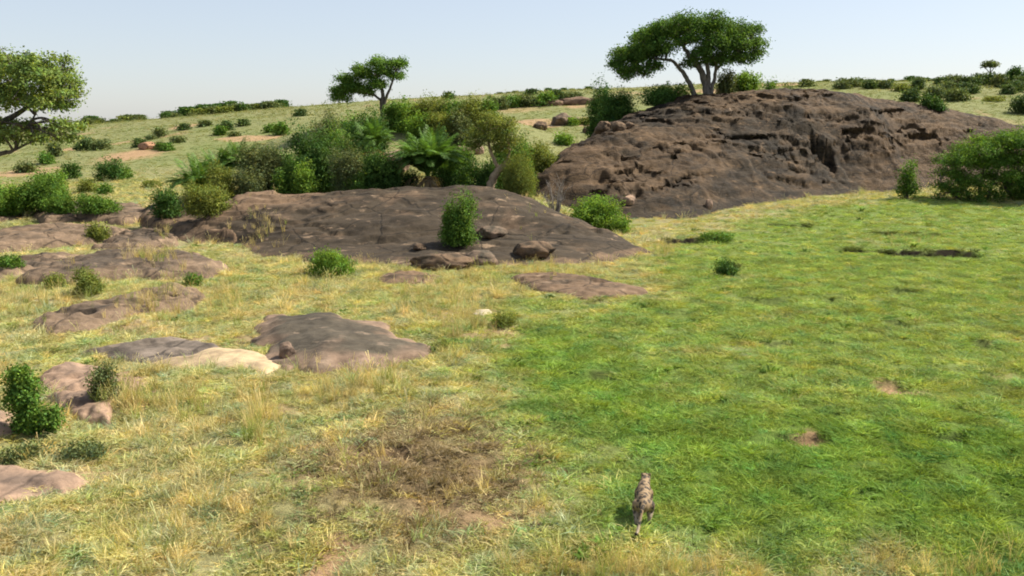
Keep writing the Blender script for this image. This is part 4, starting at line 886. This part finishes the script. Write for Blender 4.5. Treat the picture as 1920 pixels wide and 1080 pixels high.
# ------------------------------------------------------------------ grass (instanced tufts; far too many to count)
def tuft(name, n, ln, w, spread, lean, mat, seed, seg=2, seedhead=False):
    r = np.random.default_rng(seed); V = []; F = []; bl = []
    for i in range(n):
        a = r.uniform(0, 6.283); b0 = np.array([math.cos(a), math.sin(a), 0]) * spread * math.sqrt(r.random()); h = ln * r.uniform(.55, 1.15)
        d = r.uniform(0, 6.283); le = lean * r.uniform(.3, 1.2); dv = np.array([math.cos(d) * le, math.sin(d) * le, 1.0]); dv /= np.linalg.norm(dv)
        s = np.cross(dv, [math.cos(a + 1), math.sin(a + 1), .2]); s /= np.linalg.norm(s); ww = w * r.uniform(.7, 1.3)
        m = b0 + dv * h * .55; t = b0 + dv * h + np.array([math.cos(d), math.sin(d), 0]) * h * le * .35 - np.array([0, 0, h * le * .18])
        n0 = len(V); k = r.uniform(.78, 1.2)
        if seedhead:
            V += [b0 - s * ww * .4, b0 + s * ww * .4, m + s * ww * .4, m - s * ww * .4, t + s * ww * 1.1, t - s * ww * 1.1]; F += [[n0, n0 + 1, n0 + 2, n0 + 3], [n0 + 3, n0 + 2, n0 + 4, n0 + 5]]; bl += [k * .8] * 2 + [k] * 2 + [k * 1.15] * 2
        else:
            V += [b0 - s * ww, b0 + s * ww, m + s * ww * .8, m - s * ww * .8, t + s * ww * .12, t - s * ww * .12]; F += [[n0, n0 + 1, n0 + 2, n0 + 3], [n0 + 3, n0 + 2, n0 + 4, n0 + 5]]; bl += [k] * 6
    bl = np.array(bl)
    me = mesh_np(name, V, F, [mat], {'blade': ('FLOAT_COLOR', np.stack([bl, bl, bl, bl * 0 + 1], 1))})
    return bpy.data.objects.new(name, me)
GM = leaf_mat('grass_blade', (1, 1, 1), .32, .75, True, .05)
TUFTS = [tuft('grass_tuft', 22, .22, .0085, .15, 1.15, GM, 1), tuft('grass_tuft', 18, .28, .009, .14, 1.0, GM, 2), tuft('grass_tuft', 24, .17, .010, .18, 1.6, GM, 3),
         tuft('tall_tuft', 22, .62, .0065, .12, .38, GM, 4), tuft('stalk_tuft', 9, .85, .006, .10, .3, GM, 5, seedhead=True), tuft('broad_tuft', 16, .16, .02, .12, 1.0, GM, 6)]
def grass_object(name, pts, rot, scl, col, kind, label):
    n = len(pts)
    me = bpy.data.meshes.new(name); me.vertices.add(n); me.vertices.foreach_set('co', np.asarray(pts, np.float32).ravel())
    for k, ty, d, key in (('rot', 'FLOAT_VECTOR', rot, 'vector'), ('scl', 'FLOAT_VECTOR', scl, 'vector'), ('tint', 'FLOAT_COLOR', np.concatenate([col, np.ones((n, 1))], 1), 'color'), ('kind', 'INT', kind, 'value')):
        a = me.attributes.new(k, ty, 'POINT'); a.data.foreach_set(key, np.asarray(d, np.int32 if ty == 'INT' else np.float32).ravel())
    o = link(name, me); tag(o, label, 'grass', kind='stuff')
    ng = bpy.data.node_groups.new(name + '_nodes', 'GeometryNodeTree')
    ng.interface.new_socket('Geometry', in_out='INPUT', socket_type='NodeSocketGeometry'); ng.interface.new_socket('Geometry', in_out='OUTPUT', socket_type='NodeSocketGeometry')
    gi = ng.nodes.new('NodeGroupInput'); go = ng.nodes.new('NodeGroupOutput'); ip = ng.nodes.new('GeometryNodeInstanceOnPoints'); jn = ng.nodes.new('GeometryNodeGeometryToInstance')
    for t in reversed(TUFTS):
        oi = ng.nodes.new('GeometryNodeObjectInfo'); oi.inputs['Object'].default_value = t; oi.inputs['As Instance'].default_value = False
        ng.links.new(oi.outputs['Geometry'], jn.inputs[0])
    def attr(nm, ty):
        n_ = ng.nodes.new('GeometryNodeInputNamedAttribute'); n_.data_type = ty; n_.inputs['Name'].default_value = nm; return n_.outputs[0]
    ng.links.new(gi.outputs[0], ip.inputs['Points']); ng.links.new(jn.outputs[0], ip.inputs['Instance'])
    ip.inputs['Pick Instance'].default_value = True
    ng.links.new(attr('kind', 'INT'), ip.inputs['Instance Index']); ng.links.new(attr('rot', 'FLOAT_VECTOR'), ip.inputs['Rotation']); ng.links.new(attr('scl', 'FLOAT_VECTOR'), ip.inputs['Scale'])
    ng.links.new(ip.outputs[0], go.inputs[0])
    m = o.modifiers.new('scatter', 'NODES'); m.node_group = ng
    return o
def scatter(d0, d1, n, half=.66):
    # uniform in (angle, distance): density falls off as 1/distance
    d = RNG.uniform(d0, d1, n) if d1 < 100 else d0 + (d1 - d0) * RNG.random(n) ** 1.15
    a = RNG.uniform(-half, half, n); return a * (d + 1.5), d
def on_rock(x, y, z): return surf(x, y) > z + .03
def colours(x, y, n, g, l):
    c = DRY * (1 - g[:, None]) + GRN * g[:, None]; c = c * (1 - .75 * l[:, None]) + LSH * .75 * l[:, None]
    m1 = fbm(x / 1.1, y / 1.5, 3, 211); m2 = fbm(x / .7, y / 1.0, 3, 217)
    k = np.exp(RNG.normal(0, .15, n) * np.where(y < 110, 1, .5) + .30 * m1 * (y < 110)); w = RNG.normal(0, .12, n) + .30 * m2 * (y < 110)
    far = sstep(75, 140, y)[:, None]; c = c * (1 - far) + far * (c * .35 + np.array([.138, .174, .062]) * .65) * .85
    return np.clip(c * k[:, None] * np.stack([1 + w, 1 + .3 * w, 1 - .4 * w], 1) * 1.28, .01, .8)
def make_grass(name, d0, d1, n, label, size):
    x, y = scatter(d0, d1, n); z = terrain(x, y)
    g, l, b_ = cover(x, y)
    clmp = fbm(x / .9, y / .9, 3, 201)
    mo = super_g(x, y, MOUND[0], MOUND[1], 2.2, 3.0, 1.3); b_ = b_ * (1 - .62 * mo)
    wall = terrain(x, y + .2) - terrain(x, y - .2)
    keep = (RNG.random(n) > b_ * 1.05) & ((np.abs(wall) < .13) | (y > 110)) & ~on_rock(x, y, z) & (RNG.random(n) < np.clip(.72 + .9 * clmp, .12, 1))
    x, y, z, g, l, b_, clmp, mo = [q[keep] for q in (x, y, z, g, l, b_, clmp, mo)]; n = len(x)
    g2 = np.clip(g + RNG.normal(0, .22, n), 0, 1)
    col = colours(x, y, n, g2, np.clip(l + RNG.normal(0, .15, n), 0, 1))
    mm = (RNG.random(n) < np.clip(mo * 1.0, 0, 1))[:, None]; col = np.where(mm, np.array([.255, .200, .118]) * np.exp(RNG.normal(0, .35, n))[:, None], col)
    u = RNG.random(n); kind = np.where(u < .45, 0, np.where(u < .75, 1, 2))
    kind = np.where((RNG.random(n) < .16) & (g > .4), 5, kind)
    tall = (RNG.random(n) < np.clip((.30 - g) * .8 + .25 * np.clip(fbm(x / 3, y / 3, 2, 205), 0, 1), .0, .16) * (g < .55)); kind = np.where(tall, np.where(RNG.random(n) < .55, 3, 4), kind)
    s = size(y) * RNG.uniform(.7, 1.35, n) * (1 + .35 * clmp); s = np.where(tall, s * .85, s)
    sc = np.stack([s, s, s * RNG.uniform(.36, .68, n)], 1)
    rot = np.stack([RNG.normal(0, .12, n), RNG.normal(0, .12, n), RNG.uniform(0, 6.283, n)], 1)
    grass_object(name, np.stack([x, y, z - .015], 1), rot, sc, col, kind, label)
make_grass('grass', 10.5, 48, 125000, 'green and dry yellow grass covering the near meadow', lambda y: .8 + y * .009)
make_grass('far_grass', 48, 105, 48000, 'grass covering the meadow around the rocks', lambda y: 1.05 + (y - 40) * .014)
make_grass('hillside_grass', 100, 300, 42000, 'short pale grass on the distant hillsides', lambda y: 1.3 + (y - 100) * .007)
# tall dry bunches: along rock edges and in the places the photograph shows them
def tall_bunches():
    X, Y, Kd, Sc, Cl = [], [], [], [], []
    spots = [(290, 505, 60, 20, 70, 1.0), (315, 430, 25, 22, 40, 1.1), (300, 575, 110, 30, 90, 1.0), (430, 560, 50, 50, 90, 1.0), (240, 760, 40, 40, 50, 1.0), (480, 800, 60, 50, 50, 1.0), (790, 560, 90, 40, 110, .9), (870, 610, 50, 40, 70, 1.0), (1240, 470, 40, 14, 50, .9),
             (1000, 505, 50, 12, 50, .8), (60, 560, 90, 40, 70, 1.0), (1180, 1075, 240, 24, 190, .62), (900, 525, 60, 16, 60, .9), (700, 722, 120, 20, 40, .9), (350, 760, 60, 60, 50, .9), (620, 740, 60, 30, 30, 1.0), (560, 980, 300, 80, 60, .7), (1720, 450, 120, 12, 40, .7), (300, 1000, 250, 70, 60, .7), (1750, 1075, 200, 16, 60, .7), (480, 460, 60, 20, 50, 1.0), (660, 500, 100, 8, 40, .8), (1010, 380, 60, 14, 40, .8), (1060, 296, 60, 5, 30, .8), (1650, 315, 50, 6, 40, .9)]
    for px, py, sx, sy, n, s in spots:
        X.append(np.stack([px + RNG.normal(0, sx * .5, n), py + RNG.normal(0, sy * .5, n)], 1)); Sc.append(s * RNG.uniform(.5, 1.1, n))
    Q = np.concatenate(X); n = len(Q); s = np.concatenate(Sc); Kd = np.where(RNG.random(n) < .5, 3, 4)
    R = np.stack([(Q[:, 0] - 960) / FPX, CP + (540 - Q[:, 1]) / FPX * SP, -SP + (540 - Q[:, 1]) / FPX * CP], 1)
    z = np.zeros(n)
    for _ in range(5):
        P = np.array([0, 0, CAM_H]) + R * ((np.minimum(z, 5.5) - CAM_H) / np.minimum(R[:, 2], -.01))[:, None]; z = surf(P[:, 0], P[:, 1])
    P[:, 2] = z
    Cl = np.array([.50, .41, .195]) * np.exp(RNG.normal(0, .18, n))[:, None]; Cl = np.clip(np.where((RNG.random(n) < .75)[:, None], Cl, Cl * np.array([.55, .8, .45])), .02, .8)
    grass_object('tall_dry_grass', P - [0, 0, .03], np.stack([RNG.normal(0, .1, n), RNG.normal(0, .1, n), RNG.uniform(0, 6.28, n)], 1), np.stack([s * .9, s * .9, s], 1), Cl, Kd, 'tall dry yellow grass bunches around the slabs')
tall_bunches()

def weeds():
    n = 1500; x, y = scatter(11, 75, n); z = terrain(x, y); g, l, b_ = cover(x, y)
    keep = (fbm(x / 1.6, y / 2.2, 3, 231) > .22) & (g > .38) & ~on_rock(x, y, z) & (RNG.random(n) > b_); x, y, z, l = x[keep], y[keep], z[keep], l[keep]; n = len(x)
    s = (.8 + y * .008) * RNG.uniform(.8, 1.7, n)
    col = np.array([.105, .185, .036]) * np.exp(RNG.normal(0, .3, n))[:, None]
    bx_, by_, bw_ = [], [], []
    for q in BANKS[:5] + BANKS[-1:]:
        m = int(60 * q[2]); bx_ += list(q[0] + RNG.uniform(-1, 1, m) * q[2]); by_ += list(q[1] + RNG.normal(-.1, .22, m))
    bx_, by_ = np.array(bx_), np.array(by_); m = len(bx_); x = np.append(x, bx_); y = np.append(y, by_); z = np.append(z, terrain(bx_, by_)); n0 = n; n = n + m
    s = np.append(s, RNG.uniform(.9, 1.7, m)); col = np.concatenate([col, np.array([.085, .105, .035]) * np.exp(RNG.normal(0, .35, m))[:, None]])
    grass_object('meadow_weeds', np.stack([x, y, z], 1), np.stack([RNG.normal(0, .1, n), RNG.normal(0, .1, n), RNG.uniform(0, 6.28, n)], 1), np.stack([s, s, s * RNG.uniform(.6, 1.1, n)], 1), col, np.append(np.full(n0, 5), RNG.integers(0, 3, m)), 'dark green leafy weeds scattered through the meadow grass')
weeds()

# ------------------------------------------------------------------ the animal: a spotted cat walking away
def leopard():
    import bmesh
    p = place(1190, 985); bm = bmesh.new(); base = icos(3)
    def ell(c, r):
        vs = [bm.verts.new((c[0] + v[0] * r[0], c[1] + v[1] * r[1], c[2] + v[2] * r[2])) for v in base[0]]
        for f in base[1]: bm.faces.new([vs[i] for i in f])
    def chain(pts, rad, n=7):
        P = curve_pts(pts, n); R = np.interp(np.linspace(0, 1, len(P)), np.linspace(0, 1, len(rad)), rad)
        for a, rr in zip(P, R): ell(a, (rr, rr, rr))
    # trunk: haunches, belly, deep chest, low carried neck and head (x right, y forward)
    for y, z, rx, rz in [(-.38, .52, .125, .15), (-.28, .54, .145, .17), (-.14, .54, .14, .165), (.0, .53, .145, .17), (.14, .53, .15, .185), (.28, .54, .15, .195), (.38, .56, .13, .175)]:
        ell((0, y, z), (rx, .15, rz))
    chain([(0, .38, .60), (.02, .52, .64), (.03, .64, .66)], [.12, .10, .09], 5)
    ell((.03, .70, .67), (.095, .11, .09)); ell((.03, .80, .64), (.055, .07, .05)); ell((.03, .76, .63), (.06, .08, .05))
    for s in (-1, 1): ell((.03 + s * .075, .66, .755), (.032, .016, .038))
    for s, fy, hy in ((-1, .10, -.08), (1, -.06, .10)):
        chain([(s * .10, .32, .50), (s * .115, .28, .34), (s * .11, .30 + fy, .20), (s * .11, .27 + fy, .06)], [.085, .06, .042, .036], 6); ell((s * .11, .31 + fy, .035), (.045, .07, .035))
        chain([(s * .10, -.32, .50), (s * .125, -.20 + hy * .3, .36), (s * .12, -.40 + hy, .22), (s * .115, -.36 + hy, .06)], [.115, .085, .042, .036], 6); ell((s * .115, -.31 + hy, .035), (.043, .075, .035))
    chain([(0, -.46, .60), (-.03, -.62, .50), (-.07, -.80, .30), (-.10, -.98, .20), (-.12, -1.12, .26)], [.05, .04, .036, .034, .03], 7)
    me = bpy.data.meshes.new('leopard_body'); bm.to_mesh(me); bm.free()
    o = link('leopard', me, None, p)
    rm = o.modifiers.new('r', 'REMESH'); rm.mode = 'VOXEL'; rm.voxel_size = .016
    sm = o.modifiers.new('s', 'SMOOTH'); sm.iterations = 5; sm.factor = .5
    dg = bpy.context.evaluated_depsgraph_get(); m2 = bpy.data.meshes.new_from_object(o.evaluated_get(dg)); o.modifiers.clear(); o.data = m2
    m2.polygons.foreach_set('use_smooth', np.ones(len(m2.polygons), bool))
    m, nt, b = newmat('spotted_coat'); tc = N(nt, 'ShaderNodeTexCoord'); sx = N(nt, 'ShaderNodeSeparateXYZ'); nt.links.new(tc.outputs['Object'], sx.inputs[0])
    n1 = N(nt, 'ShaderNodeTexNoise', Scale=14.0, Detail=3.0); nt.links.new(tc.outputs['Object'], n1.inputs['Vector'])
    ad = N(nt, 'ShaderNodeMixRGB'); ad.inputs[0].default_value = .05; nt.links.new(tc.outputs['Object'], ad.inputs[1]); nt.links.new(n1.outputs['Color'], ad.inputs[2])
    vo = N(nt, 'ShaderNodeTexVoronoi', Scale=11.0); nt.links.new(ad.outputs[0], vo.inputs['Vector'])
    ring = ramp(nt, vo.outputs['Distance'], [(.10, .5), (.20, .05), (.40, .05), (.48, 1)])
    under = ramp(nt, sx.outputs[2], [(.30, 1), (.46, 0)])
    c = mixc(nt, under, (.225, .155, .084), (.25, .20, .135)); c = mixc(nt, ring, (.018, .013, .010), c)
    # black ringed tail tip
    tl = ramp(nt, sx.outputs[1], [(0.0, 1), (.001, 1)]); lt = N(nt, 'ShaderNodeMath', operation='LESS_THAN'); nt.links.new(sx.outputs[1], lt.inputs[0]); lt.inputs[1].default_value = -1.04
    c = mixc(nt, lt.outputs[0], c, (.02, .017, .014)); nt.links.new(c, b.inputs['Base Color']); b.inputs['Roughness'].default_value = .8
    m2.materials.clear(); m2.materials.append(m)
    o.rotation_euler = (0, 0, math.radians(-9)); o.location.y += .35; o.location.x += .2; o.scale = (.94, .88, .9)
    o.location.z = tz(o.location.x, o.location.y) - .07
    tag(o, 'spotted tan leopard walking away through the green grass, seen from behind', 'leopard')
leopard()
